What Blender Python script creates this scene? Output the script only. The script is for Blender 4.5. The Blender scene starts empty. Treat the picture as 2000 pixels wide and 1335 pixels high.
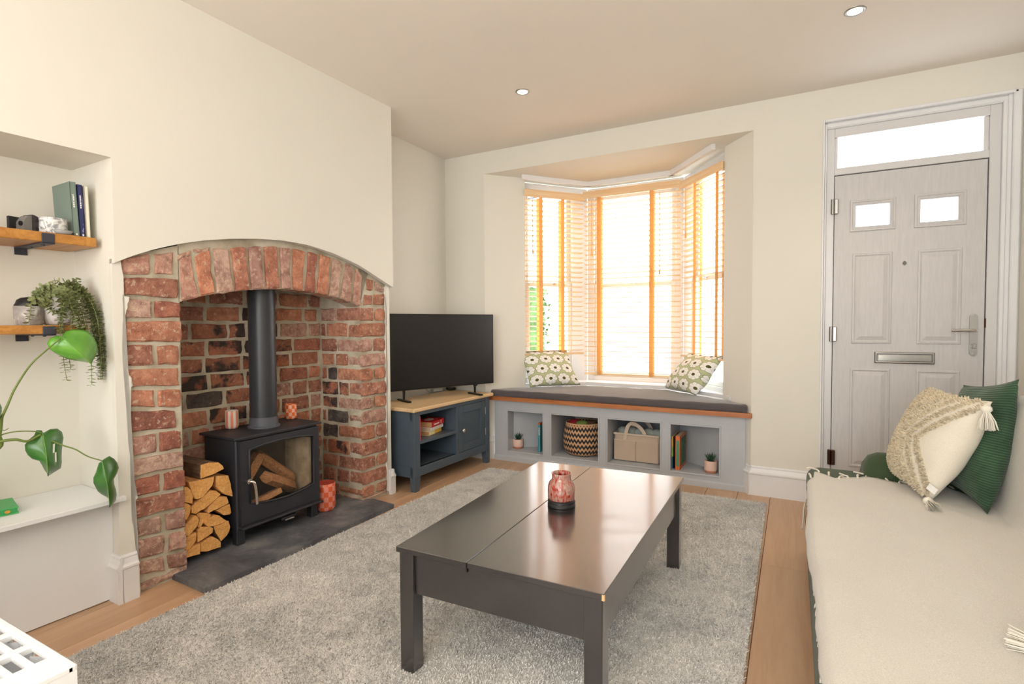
import bpy, bmesh, math, random
from mathutils import Vector, Matrix, noise
random.seed(7)
SC = bpy.context.scene
COL = SC.collection
PI = math.pi
V = Vector

# ------------------------------------------------------------------ camera
FPX = 1027.79; YAW, PIT, ROL = 0.490472, 0.0326500, -0.00539311
CAMP = V((0, 0, 1.1193))
_f = V((-math.sin(YAW)*math.cos(PIT), math.cos(YAW)*math.cos(PIT), -math.sin(PIT)))
_r0 = V((math.cos(YAW), math.sin(YAW), 0)); _u0 = _r0.cross(_f)
_r = _r0*math.cos(ROL)+_u0*math.sin(ROL); _u = -_r0*math.sin(ROL)+_u0*math.cos(ROL)
cam = bpy.data.cameras.new('camera'); camo = bpy.data.objects.new('camera', cam); COL.objects.link(camo)
cam.sensor_width = 36; cam.lens = FPX/2000*36; cam.clip_start = .02; cam.clip_end = 200
camo.matrix_world = Matrix(((_r.x, _u.x, -_f.x, CAMP.x), (_r.y, _u.y, -_f.y, CAMP.y), (_r.z, _u.z, -_f.z, CAMP.z), (0, 0, 0, 1)))
SC.camera = camo
SC.view_settings.view_transform = 'Standard'; SC.view_settings.look = 'None'
SC.view_settings.gamma = 1; SC.view_settings.use_curve_mapping = False
SC.view_settings.exposure = EXPO = -0.12

# ------------------------------------------------------------------ sky and lights
SC.world = bpy.data.worlds.new('overcast_sky'); SC.world.use_nodes = True
_bg = SC.world.node_tree.nodes['Background']
_bg.inputs[0].default_value = (0.93, 0.97, 1.0, 1); _bg.inputs[1].default_value = 8.5
def area(name, loc, rot, sx, sy, power, col):
    l = bpy.data.lights.new(name, 'AREA'); l.shape = 'RECTANGLE'; l.size = sx; l.size_y = sy; l.energy = power; l.color = col
    o = bpy.data.objects.new(name, l); COL.objects.link(o); o.location = loc; o.rotation_euler = rot; return o
# unseen fill added behind the photographer; the back wall has no window
area('rear_fill_light', (-.5, -2.93, 1.35), (math.radians(90), 0, 0), 2.8, 2.1, 112, (.91, .965, 1.0))
area('rear_overhead_fill', (-.6, -1.2, 2.5), (math.radians(0), 0, 0), 1.6, 1.6, 12, (1.0, .96, .92))  # overhead fill added out of view; no ceiling lamp is modelled here
area('bounced_flash', (.1, -1.2, 1.35), (math.radians(166), 0, 0), .9, .9, 44, (1.0, .985, .965))

def at(px, py, **k):
    """point where the sight line of a photo pixel meets the plane x=, y= or z="""
    d = _f + _r*((px-1000)/FPX) + _u*((667.5-py)/FPX)
    i = 'xyz'.index(list(k)[0]); v = list(k.values())[0]
    return CAMP + d*((v-CAMP[i])/d[i])
# frame of the slightly skewed chimney breast: local x runs along it, local y goes into it
BE = V((.0295, 1, 0)).normalized(); BN = V((BE.y, -BE.x, 0)); BP = V((-2.378, 1.1, 0)) - BE*1.1
BROT = math.atan2(BE.y, BE.x)
BM = Matrix.Translation(BP) @ Matrix.Rotation(BROT, 4, 'Z')
def W(px, py, dep=0.0):
    d = _f + _r*((px-1000)/FPX) + _u*((667.5-py)/FPX)
    p0 = BP - BN*dep
    P = CAMP + d*((p0-CAMP).dot(BN)/d.dot(BN))
    return (P-p0).dot(BE), P.z
def WZ(px, py, z):
    P = at(px, py, z=z); return (P-BP).dot(BE), -(P-BP).dot(BN)

# ------------------------------------------------------------------ object helpers
def link(o, parent=None):
    COL.objects.link(o)
    if parent is not None: o.parent = parent
    return o
def tag(o, label=None, cat=None, group=None, kind=None):
    if label: o['label'] = label
    if cat: o['category'] = cat
    if group: o['group'] = group
    if kind: o['kind'] = kind
    return o
def thing(name, label, cat, loc=(0, 0, 0), rotz=0, group=None):
    o = bpy.data.objects.new(name, None); o.empty_display_size = .1; link(o)
    o.location = loc; o.rotation_euler = (0, 0, rotz); return tag(o, label, cat, group)
def obj(name, bm, mats, parent=None, smooth=False, angle=None):
    bmesh.ops.recalc_face_normals(bm, faces=bm.faces)
    me = bpy.data.meshes.new(name)
    if not isinstance(mats, (list, tuple)): mats = [mats]
    if smooth:
        for f in bm.faces: f.smooth = True
        if angle is not None:
            a = math.radians(angle)
            for e in bm.edges:
                if len(e.link_faces) == 2 and e.calc_face_angle(0) > a: e.smooth = False
    bm.to_mesh(me); bm.free()
    for m in mats: me.materials.append(m)
    return link(bpy.data.objects.new(name, me), parent)
def BMn(): return bmesh.new()
def box(bm, a, b, mi=0, bev=0, M=None, seg=1):
    x0, y0, z0 = a; x1, y1, z1 = b
    vs = [bm.verts.new(p) for p in ((x0,y0,z0),(x1,y0,z0),(x1,y1,z0),(x0,y1,z0),(x0,y0,z1),(x1,y0,z1),(x1,y1,z1),(x0,y1,z1))]
    fs = [bm.faces.new([vs[i] for i in q]) for q in ((0,3,2,1),(4,5,6,7),(0,1,5,4),(1,2,6,5),(2,3,7,6),(3,0,4,7))]
    for f in fs: f.material_index = mi
    if bev > 0:
        es = list({e for f in fs for e in f.edges})
        r = bmesh.ops.bevel(bm, geom=es, offset=bev, segments=seg, affect='EDGES', profile=.5)
        vs = list({v for f in r['faces'] for v in f.verts} | {v for v in vs if v.is_valid})
        for f in r['faces']: f.material_index = mi
    if M is not None: bmesh.ops.transform(bm, matrix=M, verts=[v for v in vs if v.is_valid])
    return vs
def prism(bm, pts, d0, d1, f=lambda u, v, d: (u, d, v), mi=0, mi_side=None):
    """polygon pts (u,v) extruded from depth d0 to d1"""
    a = [bm.verts.new(f(u, v, d0)) for u, v in pts]; b = [bm.verts.new(f(u, v, d1)) for u, v in pts]
    n = len(pts); F = [bm.faces.new(a), bm.faces.new(b[::-1])]
    for q in F: q.material_index = mi
    for i in range(n):
        q = bm.faces.new((a[i], b[i], b[(i+1) % n], a[(i+1) % n])); q.material_index = mi if mi_side is None else mi_side
    bmesh.ops.triangulate(bm, faces=F)
    return a+b
def flat(u, v, d): return (u, v, d)
def lathe(bm, prof, n=32, c=(0, 0, 0), mi=0, cap0=False, cap1=False, rfun=None):
    rings = []
    for r, z in prof:
        ring = []
        for i in range(n):
            a = 2*PI*i/n; rr = r*(rfun(a, z) if rfun else 1)
            ring.append(bm.verts.new((c[0]+rr*math.cos(a), c[1]+rr*math.sin(a), c[2]+z)))
        rings.append(ring)
    for k in range(len(rings)-1):
        for i in range(n):
            f = bm.faces.new((rings[k][i], rings[k][(i+1) % n], rings[k+1][(i+1) % n], rings[k+1][i])); f.material_index = mi
    if cap0: bm.faces.new(rings[0][::-1]).material_index = mi
    if cap1: bm.faces.new(rings[-1]).material_index = mi
    return rings
def tube(bm, pts, r, n=8, mi=0, cap=True):
    pts = [V(p) for p in pts]; rad = r if isinstance(r, (list, tuple)) else [r]*len(pts)
    up = None; rings = []
    for i, p in enumerate(pts):
        t = (pts[min(i+1, len(pts)-1)]-pts[max(i-1, 0)]).normalized()
        if up is None:
            up = t.orthogonal().normalized()
        else:
            up = (up - t*up.dot(t)).normalized()
        w = t.cross(up)
        rings.append([bm.verts.new(p+(up*math.cos(2*PI*j/n)+w*math.sin(2*PI*j/n))*rad[i]) for j in range(n)])
    for k in range(len(rings)-1):
        for j in range(n):
            bm.faces.new((rings[k][j], rings[k][(j+1) % n], rings[k+1][(j+1) % n], rings[k+1][j])).material_index = mi
    if cap:
        bm.faces.new(rings[0][::-1]).material_index = mi; bm.faces.new(rings[-1]).material_index = mi
def spline(pts, n=6):
    pts = [V(p) for p in pts]; out = []
    P = [pts[0]*2-pts[1]]+pts+[pts[-1]*2-pts[-2]]
    for i in range(1, len(P)-2):
        for j in range(n):
            t = j/n; a, b, c, d = P[i-1], P[i], P[i+1], P[i+2]
            out.append(.5*((2*b)+(c-a)*t+(2*a-5*b+4*c-d)*t*t+(-a+3*b-3*c+d)*t**3))
    out.append(pts[-1]); return out

# ------------------------------------------------------------------ materials
def lin(c):
    return tuple((x/255/12.92 if x/255 <= .04045 else ((x/255+.055)/1.055)**2.4) for x in c[:3])+(1,)
class NT:
    def __init__(s, name):
        s.m = bpy.data.materials.new(name); s.m.use_nodes = True; s.t = s.m.node_tree
        s.b = s.t.nodes['Principled BSDF']; s.o = s.t.nodes['Material Output']; s._c = None
    def n(s, typ, **k):
        x = s.t.nodes.new(typ)
        for a, b in k.items(): setattr(x, a, b)
        return x
    def l(s, a, b): s.t.links.new(a, b)
    def put(s, inp, v):
        if isinstance(v, bpy.types.NodeSocket): s.l(v, inp)
        elif v is not None: inp.default_value = v
    def math(s, op, a, b=None, c=None):
        x = s.n('ShaderNodeMath', operation=op); s.put(x.inputs[0], a); s.put(x.inputs[1], b)
        if c is not None: s.put(x.inputs[2], c)
        return x.outputs[0]
    def co(s, kind='Object'):
        if s._c is None: s._c = s.n('ShaderNodeTexCoord')
        return s._c.outputs[kind]
    def mapp(s, vec, scale=(1, 1, 1), rot=(0, 0, 0), loc=(0, 0, 0)):
        x = s.n('ShaderNodeMapping'); s.l(vec, x.inputs[0]); x.inputs[1].default_value = loc; x.inputs[2].default_value = rot; x.inputs[3].default_value = scale
        return x.outputs[0]
    def noise(s, scale, detail=4, vec=None, rough=.55, out='Fac', dist=0):
        x = s.n('ShaderNodeTexNoise'); x.inputs['Scale'].default_value = scale; x.inputs['Detail'].default_value = detail
        x.inputs['Roughness'].default_value = rough; x.inputs['Distortion'].default_value = dist
        s.l(vec if vec is not None else s.co(), x.inputs['Vector']); return x.outputs[out]
    def ramp(s, fac, stops, interp='LINEAR'):
        x = s.n('ShaderNodeValToRGB'); x.color_ramp.interpolation = interp; e = x.color_ramp.elements
        while len(e) < len(stops): e.new(.5)
        for i, (p, c) in enumerate(stops):
            e[i].position = p; e[i].color = c if len(c) == 4 else tuple(c)+(1,)
        s.l(fac, x.inputs[0]); return x.outputs[0]
    def mix(s, fac, a, b, typ='MIX'):
        x = s.n('ShaderNodeMix', data_type='RGBA', blend_type=typ)
        s.put(x.inputs[0], fac); s.put(x.inputs[6], a); s.put(x.inputs[7], b); return x.outputs[2]
    def bump(s, h, strength=.3, dist=.002, nrm=None):
        x = s.n('ShaderNodeBump'); x.inputs['Strength'].default_value = strength; x.inputs['Distance'].default_value = dist
        s.l(h, x.inputs['Height'])
        if nrm is not None: s.l(nrm, x.inputs['Normal'])
        return x.outputs[0]
    def sep(s, vec):
        x = s.n('ShaderNodeSeparateXYZ'); s.l(vec, x.inputs[0]); return x.outputs
    def fin(s, col=None, rough=.6, metal=0, nrm=None, **k):
        s.put(s.b.inputs['Base Color'], col); s.put(s.b.inputs['Roughness'], rough); s.put(s.b.inputs['Metallic'], metal)
        if nrm is not None: s.l(nrm, s.b.inputs['Normal'])
        for a, b in k.items(): s.put(s.b.inputs[a.replace('_', ' ')], b)
        return s.m
def bw(x): return (x, x, x, 1)
def simple(name, rgb, rough=.6, metal=0, var=.06, scale=8, bump=0, bscale=60, bdist=.001, **k):
    t = NT(name); c = lin(rgb)
    n = t.noise(scale, 3)
    f = t.ramp(n, [(.3, bw(1-var)), (.7, bw(1+var*.5))])
    col = t.mix(1.0, c, f, 'MULTIPLY')
    nr = t.bump(t.noise(bscale, 4), bump, bdist) if bump else None
    return t.fin(col, rough, metal, nr, **k)
def wood(name, rgb, dark, axis=1, rough=.45, scale=1.0, gscale=14, objrand=0, contrast=.5, bump=.12, spec=.5):
    t = NT(name); sc = [gscale*scale]*3; sc[axis] = 1.1*scale
    co = t.co()
    if objrand:
        oi = t.n('ShaderNodeObjectInfo'); add = t.n('ShaderNodeVectorMath', operation='ADD')
        mul = t.n('ShaderNodeVectorMath', operation='SCALE'); t.l(oi.outputs['Random'], mul.inputs['Scale']); mul.inputs[0].default_value = (17, 23, 31)
        t.l(co, add.inputs[0]); t.l(mul.outputs[0], add.inputs[1]); co = add.outputs[0]
    v = t.mapp(co, sc)
    n1 = t.noise(1.2, 6, v, .6, dist=1.2); n2 = t.noise(6, 3, v, .6)
    f = t.math('ADD', t.math('MULTIPLY', n1, .75), t.math('MULTIPLY', n2, .25))
    col = t.ramp(f, [(.5-contrast*.35, lin(dark)), (.5+contrast*.25, lin(rgb))])
    if objrand:
        col = t.mix(1.0, col, t.ramp(oi.outputs['Random'], [(0, bw(1-objrand)), (1, bw(1+objrand*.3))]), 'MULTIPLY')
    return t.fin(col, rough, 0, t.bump(n2, bump, .0008), Specular_IOR_Level=spec)
def metal(name, rgb, rough=.25): return simple(name, rgb, rough, 1.0, var=.03)
def fabric(name, rgb, rough=.95, scale=900, bump=.5, var=.08, vs=12, bdist=.0008, sheen=.3):
    t = NT(name); c = lin(rgb); n = t.noise(vs, 4); fine = t.noise(scale, 2)
    col = t.mix(1.0, c, t.ramp(n, [(.3, bw(1-var)), (.7, bw(1))]), 'MULTIPLY')
    col = t.mix(1.0, col, t.ramp(fine, [(.3, bw(.86)), (.7, bw(1.06))]), 'MULTIPLY')
    return t.fin(col, rough, 0, t.bump(fine, bump, bdist), Sheen_Weight=sheen, Specular_IOR_Level=.2)

M = {}
M['wall'] = simple('cream_wall_paint', (234, 230, 219), .85, var=.015, scale=2, bump=.05, bscale=220, Specular_IOR_Level=.2)
M['ceiling'] = simple('ceiling_paint', (244, 236, 226), .9, var=.015, scale=1.5, bump=.05, bscale=150, Specular_IOR_Level=.2)
M['white'] = simple('white_gloss_trim', (238, 237, 238), .35, var=.01, bump=.02, bscale=90)
M['panelwhite'] = simple('white_panel_paint', (246, 247, 248), .5, var=.01)
M['door'] = None
t = NT('white_woodgrain_door_skin'); v = t.mapp(t.co(), (40, 40, 4)); g = t.noise(2.2, 5, v, .6, dist=.8)
M['door'] = t.fin(t.ramp(g, [(.2, lin((200, 197, 197))), (.8, lin((214, 211, 210)))]), .45, 0, t.bump(g, .25, .0008))
M['upvc'] = simple('white_window_frame', (222, 220, 220), .3, var=.01)
M['chrome'] = metal('brushed_chrome', (215, 213, 210), .18)
M['nickel'] = metal('satin_nickel', (170, 168, 165), .35)
M['bronze'] = metal('dark_bronze', (86, 62, 48), .4)
M['black'] = simple('matt_black', (30, 30, 32), .5)
M['blackplastic'] = simple('black_plastic', (18, 18, 20), .3)
M['bracket'] = simple('dark_grey_bracket_steel', (60, 60, 70), .5)
M['stove'] = simple('black_stove_iron', (46, 47, 54), .5, var=.08, scale=14, bump=.12, bscale=260, bdist=.0005)
M['stovein'] = simple('sooty_fire_chamber', (92, 84, 76), .9, var=.3, scale=10, bump=.3)
t = NT('vermiculite_fire_brick'); n = t.noise(14, 5)
M['firebrick'] = t.fin(t.ramp(n, [(.25, lin((150, 134, 112))), (.7, lin((212, 198, 172)))]), .9, 0, t.bump(n, .3, .002))
t = NT('slate'); n = t.noise(5, 8, rough=.65, dist=.4); n2 = t.noise(40, 5)
c = t.ramp(n, [(.28, lin((70, 73, 82))), (.50, lin((100, 103, 110))), (.62, lin((130, 131, 132))), (.8, lin((166, 162, 154)))])
M['slate'] = t.fin(c, t.ramp(n2, [(.3, bw(.42)), (.7, bw(.7))]), 0, t.bump(t.math('ADD', n, t.math('MULTIPLY', n2, .3)), .5, .004))
M['mortar'] = None
t = NT('lime_mortar'); n = t.noise(9, 6); n2 = t.noise(120, 4)
M['mortar'] = t.fin(t.ramp(n, [(.25, lin((158, 144, 122))), (.5, lin((198, 188, 166))), (.75, lin((222, 212, 194)))]), .95, 0, t.bump(t.math('ADD', n, t.math('MULTIPLY', n2, .5)), .9, .006))
def brickmat(name, c0, c1, fleck=.0, soot=0.0):
    t = NT(name); oi = t.n('ShaderNodeObjectInfo')
    n = t.noise(22, 6, rough=.65); n2 = t.noise(140, 4); n3 = t.noise(55, 3, rough=.6)
    c = t.ramp(n, [(.34, lin(c0)), (.64, lin(c1))])
    c = t.mix(1.0, c, t.ramp(oi.outputs['Random'], [(0, (.80, .78, .78, 1)), (.5, (1, 1, 1, 1)), (1, (1.12, 1.04, 1.0, 1))]), 'MULTIPLY')
    g = t.noise(7, 5, rough=.7, dist=.5); c = t.mix(t.ramp(g, [(.50, bw(0)), (.72, bw(.55))]), c, lin((112, 82, 70)))
    c = t.mix(t.ramp(n3, [(.60-fleck, bw(0)), (.70-fleck, bw(.75))]), c, lin((214, 184, 160)))
    if soot:
        n4 = t.noise(11, 4, rough=.6)
        c = t.mix(t.ramp(n4, [(.62-soot*.3, bw(0)), (.72-soot*.3, bw(.95))]), c, lin((52, 47, 46)))
    return t.fin(c, .88, 0, t.bump(t.math('ADD', n, t.math('MULTIPLY', n2, .5)), 1.0, .011))
BR = [brickmat('red_brick', (150, 94, 76), (204, 144, 120), .03), brickmat('orange_brick', (166, 104, 80), (214, 152, 122), .02),
      brickmat('dull_pink_brick', (164, 116, 102), (214, 172, 154), .06), brickmat('deep_red_brick', (138, 82, 68), (190, 124, 102), .02),
      brickmat('pale_worn_brick', (172, 130, 114), (220, 184, 166), .10)]
BRS = [brickmat('part_sooted_brick', (162, 98, 76), (208, 142, 112), 0, .30), brickmat('mostly_sooted_brick', (156, 96, 74), (200, 136, 106), 0, .62)]
BSOOT = brickmat('soot_black_brick', (58, 53, 53), (112, 100, 92), -.04)
M['logend'] = None
def logend(name, a, b):
    t = NT(name); n = t.noise(30, 5, rough=.6); v = t.mapp(t.co(), (60, 6, 60)); n2 = t.noise(2, 4, v)
    c = t.ramp(t.math('ADD', t.math('MULTIPLY', n, .5), t.math('MULTIPLY', n2, .5)), [(.3, lin(a)), (.65, lin(b))])
    return t.fin(c, .8, 0, t.bump(n2, .6, .003))
M['logend'] = logend('split_log_end', (206, 134, 66), (248, 192, 116))
M['logend2'] = logend('split_log_face', (184, 118, 68), (234, 172, 110))
M['bark'] = logend('log_bark', (62, 46, 36), (128, 100, 76))
M['firelog'] = logend('weathered_fire_log', (126, 88, 60), (224, 166, 118))
M['oakshelf'] = wood('honey_stained_shelf_wood', (206, 148, 74), (152, 92, 34), axis=1, rough=.4, contrast=.8, gscale=22)
M['oaktop'] = wood('pale_oak_top', (234, 204, 160), (212, 176, 130), axis=0, rough=.4, contrast=.6, gscale=24)
M['seatwood'] = wood('orange_oak_seat_edge', (204, 134, 84), (164, 94, 48), axis=0, rough=.35, contrast=.6, gscale=20)
M['floor'] = wood('oak_laminate', (224, 186, 150), (190, 148, 114), axis=1, rough=.38, scale=.9, gscale=13, objrand=.14, contrast=.9, bump=.06)
M['joint'] = simple('floor_joint_dark_wood', (92, 62, 44), .8)  # dark wood tone under the planks, showing in their joints
M['blue'] = simple('slate_blue_cabinet_paint', (80, 93, 106), .42, var=.05, bump=.05, bscale=120)
M['bluein'] = simple('cabinet_inside_paint', (72, 83, 95), .5)
M['bench'] = simple('grey_bench_paint', (192, 195, 200), .45, var=.03, bump=.04, bscale=110)
M['table'] = wood('black_brown_veneer', (42, 37, 38), (33, 29, 30), axis=1, rough=.30, contrast=.9, gscale=30, bump=.01)
for _k, _v in (('Coat Weight', 1.0), ('Coat Roughness', .13), ('Coat IOR', 2.0)): M['table'].node_tree.nodes['Principled BSDF'].inputs[_k].default_value = _v
M['chip'] = simple('bare_chipboard', (222, 186, 134), .8)
M['tvscreen'] = simple('tv_screen_glass', (28, 27, 28), .28, var=.02, Specular_IOR_Level=.6)
M['blind'] = None
t = NT('honey_wood_slat'); v = t.mapp(t.co(), (1.5, 30, 30)); n = t.noise(2, 3, v)
M['blind'] = t.fin(t.ramp(n, [(.3, lin((238, 196, 146))), (.7, lin((248, 218, 176)))]), .4, 0)
M['tape'] = fabric('orange_ladder_tape', (246, 200, 136), sheen=.1)
_t = M['tape'].node_tree; _tl = _t.nodes.new('ShaderNodeBsdfTranslucent'); _tl.inputs[0].default_value = lin((252, 218, 160)); _mx = _t.nodes.new('ShaderNodeMixShader'); _mx.inputs[0].default_value = .5
_t.links.new(_t.nodes['Principled BSDF'].outputs[0], _mx.inputs[1]); _t.links.new(_tl.outputs[0], _mx.inputs[2]); _t.links.new(_mx.outputs[0], _t.nodes['Material Output'].inputs[0])
M['cord'] = simple('blind_cord', (222, 190, 150), .8)
def glass():
    t = NT('window_glass'); g = t.n('ShaderNodeBsdfGlossy'); g.inputs['Roughness'].default_value = .01
    tr = t.n('ShaderNodeBsdfTransparent'); lw = t.n('ShaderNodeLayerWeight'); lw = t.math('MULTIPLY_ADD', t.math('POWER', lw.outputs['Facing'], 4.0), .5, .03)
    mx = t.n('ShaderNodeMixShader'); t.l(lw, mx.inputs[0]); t.l(tr.outputs[0], mx.inputs[1]); t.l(g.outputs[0], mx.inputs[2])
    t.l(mx.outputs[0], t.o.inputs[0]); return t.m
M['glass'] = glass()
def stoveglass():
    t = NT('smoky_stove_glass'); g = t.n('ShaderNodeBsdfGlossy'); g.inputs['Roughness'].default_value = .05
    tr = t.n('ShaderNodeBsdfTransparent'); tr.inputs[0].default_value = (.96, .94, .91, 1)
    lw = t.n('ShaderNodeLayerWeight'); lw = t.math('MULTIPLY_ADD', t.math('POWER', lw.outputs['Facing'], 4.0), .5, .03)
    mx = t.n('ShaderNodeMixShader'); t.l(lw, mx.inputs[0]); t.l(tr.outputs[0], mx.inputs[1]); t.l(g.outputs[0], mx.inputs[2])
    t.l(mx.outputs[0], t.o.inputs[0]); return t.m
M['stoveglass'] = stoveglass()
# ------------------------------------------------------------------ setting
H = 2.54; FY = 3.762; LX = -2.654; RX = 1.062; BY = -3.0
def struct(name, bm, m, parent=None, **k):
    o = obj(name, bm, m, parent, **k)
    if parent is None: o['kind'] = 'structure'
    return o
# floor: oak boards laid towards the window, with sunk joints
b = BMn(); box(b, (LX-.4, BY, -.06), (RX+.02, FY+.05, -.0025)); floor = struct('floor', b, M['joint'])
PW = .192; x = .074-PW*15; k = 0
rp = random.Random(3); cache = {}
while x < RX:
    y = BY-rp.uniform(0, 1.2); L = 1.29
    while y < FY:
        y0, y1 = max(y, BY), min(y+L, FY+.04); x0, x1 = max(x, LX-.35), min(x+PW, RX)
        if y1-y0 > .02 and x1-x0 > .02:
            b = BMn(); box(b, (x0+.0012, y0+.001, -.02), (x1-.0012, y1-.001, 0), bev=.0015)
            obj('plank', b, M['floor'], floor)
        y += L
    x += PW
b = BMn(); box(b, (LX-.4, BY-.1, H), (RX+.1, FY+.3, H+.1)); struct('ceiling', b, M['ceiling'])
b = BMn(); box(b, (RX, BY-.1, -.05), (RX+.12, FY+.3, H+.02)); struct('wall_right', b, M['wall'])
b = BMn()
box(b, (LX-.4, BY-.12, 0), (RX+.1, BY, H))
struct('wall_back', b, M['wall'])
# far wall with splayed bay opening and doorway
b = BMn(); DX0, DX1, DZ = .160, 1.028, 2.345
ZS = 2.362
prism(b, [(LX-.1, FY), (-2.262, FY), (-2.02, 4.03), (-2.13, 4.14), (LX-.1, 4.14)], 0, H, flat)
prism(b, [(-.236, FY), (DX0, FY), (DX0, 4.02), (-.33, 4.12), (-.437, 4.01)], 0, H, flat)
box(b, (DX0, FY, DZ), (DX1, 3.95, H)); box(b, (DX1, FY, 0), (RX+.1, 4.02, H))
prism(b, [(-2.262, FY), (-.236, FY), (-.437, 4.01), (-.33, 4.12), (-.7, 4.72), (-1.78, 4.72), (-2.13, 4.14), (-2.02, 4.03)], ZS, H+.12, flat)
struct('wall_far', b, M['wall'])
# bay: below-sill wall, cream batten at the head
b = BMn()
def bayseg(bm, off_in, off_out, z0, z1, ext=0, oe=None):
    for si, (p, q) in enumerate((((-2.07, 4.06), (-1.665, 4.56)), ((-1.665, 4.56), (-.815, 4.56)), ((-.815, 4.56), (-.42, 4.04)))):
        p, q = V(p), V(q); d = (q-p).normalized(); n = V((-d.y, d.x))
        e0 = oe if (oe is not None and si == 0) else ext; e1 = oe if (oe is not None and si == 2) else ext
        a = [p-d*e0+n*off_in, q+d*e1+n*off_in, q+d*e1+n*off_out, p-d*e0+n*off_out]
        prism(bm, [tuple(c) for c in a], z0, z1, flat)
bayseg(b, 0.03, .2, 0, .585, .03); struct('wall_bay', b, M['wall'])
b = BMn(); bayseg(b, -.155, -.13, 2.322, ZS, -.04, .06); struct('trim_1', b, M['white'])
# chimney breast (left wall): frame coordinates s, depth, z
def bobj(name, bm, m, parent=None, **k):
    o = obj(name, bm, m, parent, **k)
    if parent is None: o.matrix_world = BM
    return o
PR = .022
arch = [W(*p) for p in ((223,513),(240,506.5),(260,499),(280,492.5),(300,487),(325,481),(350,476),(375,472),(400,469),(425,467.3),(450,466),(475,465.5),(500,466),(525,467),(550,469),(575,473),(600,478),(625,485.5),(650,494),(675,505),(700,517),(720,529),(740,543),(767,561))]
SR = 2.705
b = BMn()
box(b, (-4.2, 0, 1.787), (1.108, .42, H))
box(b, (-4.2, 0, 0), (.02, .36, 1.787))
prism(b, [(1.108, H)]+[(1.108, arch[0][1])]+arch[1:-1]+[(SR, arch[-1][1]), (SR, H)], 0, PR+.012)
box(b, (1.108, PR+.012, 1.62), (SR, .42, H))
box(b, (1.108, PR+.012, 1.3725), (1.142, .42, 1.62)); box(b, (2.672, PR+.012, 1.36), (SR-.0, .34, 1.62))
# pilaster beside the niche with ragged plaster edge, and the slim strip right of the bricks
Z3 = lambda x, y: (220+x/3.337, 450+y/3.337)
Z5 = lambda x, y: (220+x/3.337, 800+y/3.337)
rag = [Z3(*p) for p in ((50,205),(66,300),(70,425),(106,433),(98,500),(80,560),(68,600),(66,740),(68,880),(96,905),(118,960),(126,1010),(102,1050),(106,1130),(96,1200))]
rag += [Z5(*p) for p in ((94,30),(105,200),(115,300),(122,450),(134,520),(162,570),(137,605),(130,735),(158,760),(160,850),(150,900),(166,1010),(176,1100),(180,1200))]
rag = [W(*p, PR) for p in rag]
rr = random.Random(5); rag2 = []
for i in range(len(rag)-1):
    (s0, z0), (s1, z1) = rag[i], rag[i+1]
    for t_ in (0, .33, .66): rag2.append((s0+(s1-s0)*t_+rr.uniform(-.003, .003), z0+(z1-z0)*t_))
rag2.append(rag[-1])
prism(b, [(1.108, 0.0), (1.108, rag2[0][1]+.01)]+[(rag2[0][0], rag2[0][1]+.01)]+rag2[1:-1]+[(rag2[-1][0], 0)], PR, PR+.02)
box(b, (1.108, PR+.018, 0), (1.142, .42, 1.3725))
er = [(W(753, 562, PR)[0], 1.372)]
for i in range(34):
    z = 1.36-i*1.34/33; er.append((2.660-.002*math.sin(i*.7)+rr.uniform(-.006, .006)-.004*(i > 20), z))
prism(b, [(2.69, 1.372)]+er+[(2.69, 0)], PR, PR+.018)
box(b, (2.668, PR+.016, 0), (2.69, .34, 1.37))
# niche lining and dado panel
box(b, (-4.2, .445, 0), (2.60, .52, H))  # unseen slab added behind the breast to keep skylight out of the void
box(b, (-.0, .345, .40), (1.142, .39, 1.80))
o = bobj('wall_left', b, M['wall']); o['kind'] = 'structure'
b = BMn(); box(b, (-.02, .080, 0.004), (1.1075, .098, .418)); o = bobj('trim_2', b, M['panelwhite']); o['kind'] = 'structure'
b = BMn(); box(b, (LX-.1, 2.6, 0), (LX, FY+.05, H)); struct('wall_alcove', b, M['wall'])
# skirting
def skirt(bm, p, q, h=.19, t_=.02, n=None):
    p, q = V(p), V(q); d = (q-p).normalized(); n = V((d.y, -d.x)) if n is None else V(n)
    prof = [(0, 0), (t_, 0), (t_, h-.055), (t_+.005, h-.05), (t_+.005, h-.042), (t_*.8, h-.034), (t_*.45, h-.014), (t_*.5, h-.008), (t_*.3, h), (0, h)]
    A = [bm.verts.new((p.x+n.x*a, p.y+n.y*a, z)) for a, z in prof]; B = [bm.verts.new((q.x+n.x*a, q.y+n.y*a, z)) for a, z in prof]
    for i in range(len(prof)): bm.faces.new((A[i], B[i], B[(i+1) % len(prof)], A[(i+1) % len(prof)]))
    bm.faces.new(A[::-1]); bm.faces.new(B)
b = BMn(); skirt(b, (-.245, FY), (.152, FY), n=(0, -1)); skirt(b, (-.275, 3.815), (-.232, FY-.012), n=(-.75, -.66)); struct('baseboard_far', b, M['white'])
b = BMn(); skirt(b, (LX, FY), (-2.262, FY), n=(0, -1)); skirt(b, (-2.25, 3.765), (-2.21, 3.81), n=(.7, -.7)); struct('baseboard_alcove', b, M['white'])
b = BMn(); skirt(b, (1.105, PR), (1.165, PR), n=(0, -1)); skirt(b, (1.108, PR-.02), (1.108, .08), n=(-1, 0), h=.19)
o = bobj('baseboard_left', b, M['white']); o['kind'] = 'structure'
b = BMn(); skirt(b, (2.664, PR), (2.70, PR), n=(0, -1), h=.165); skirt(b, (2.69, PR-.018), (2.69, .34), n=(1, 0), h=.165)
o = bobj('baseboard_chimney', b, M['white']); o['kind'] = 'structure'
b = BMn(); skirt(b, (RX, 2.97), (RX, FY), n=(-1, 0)); struct('baseboard_right', b, M['white'])

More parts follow.
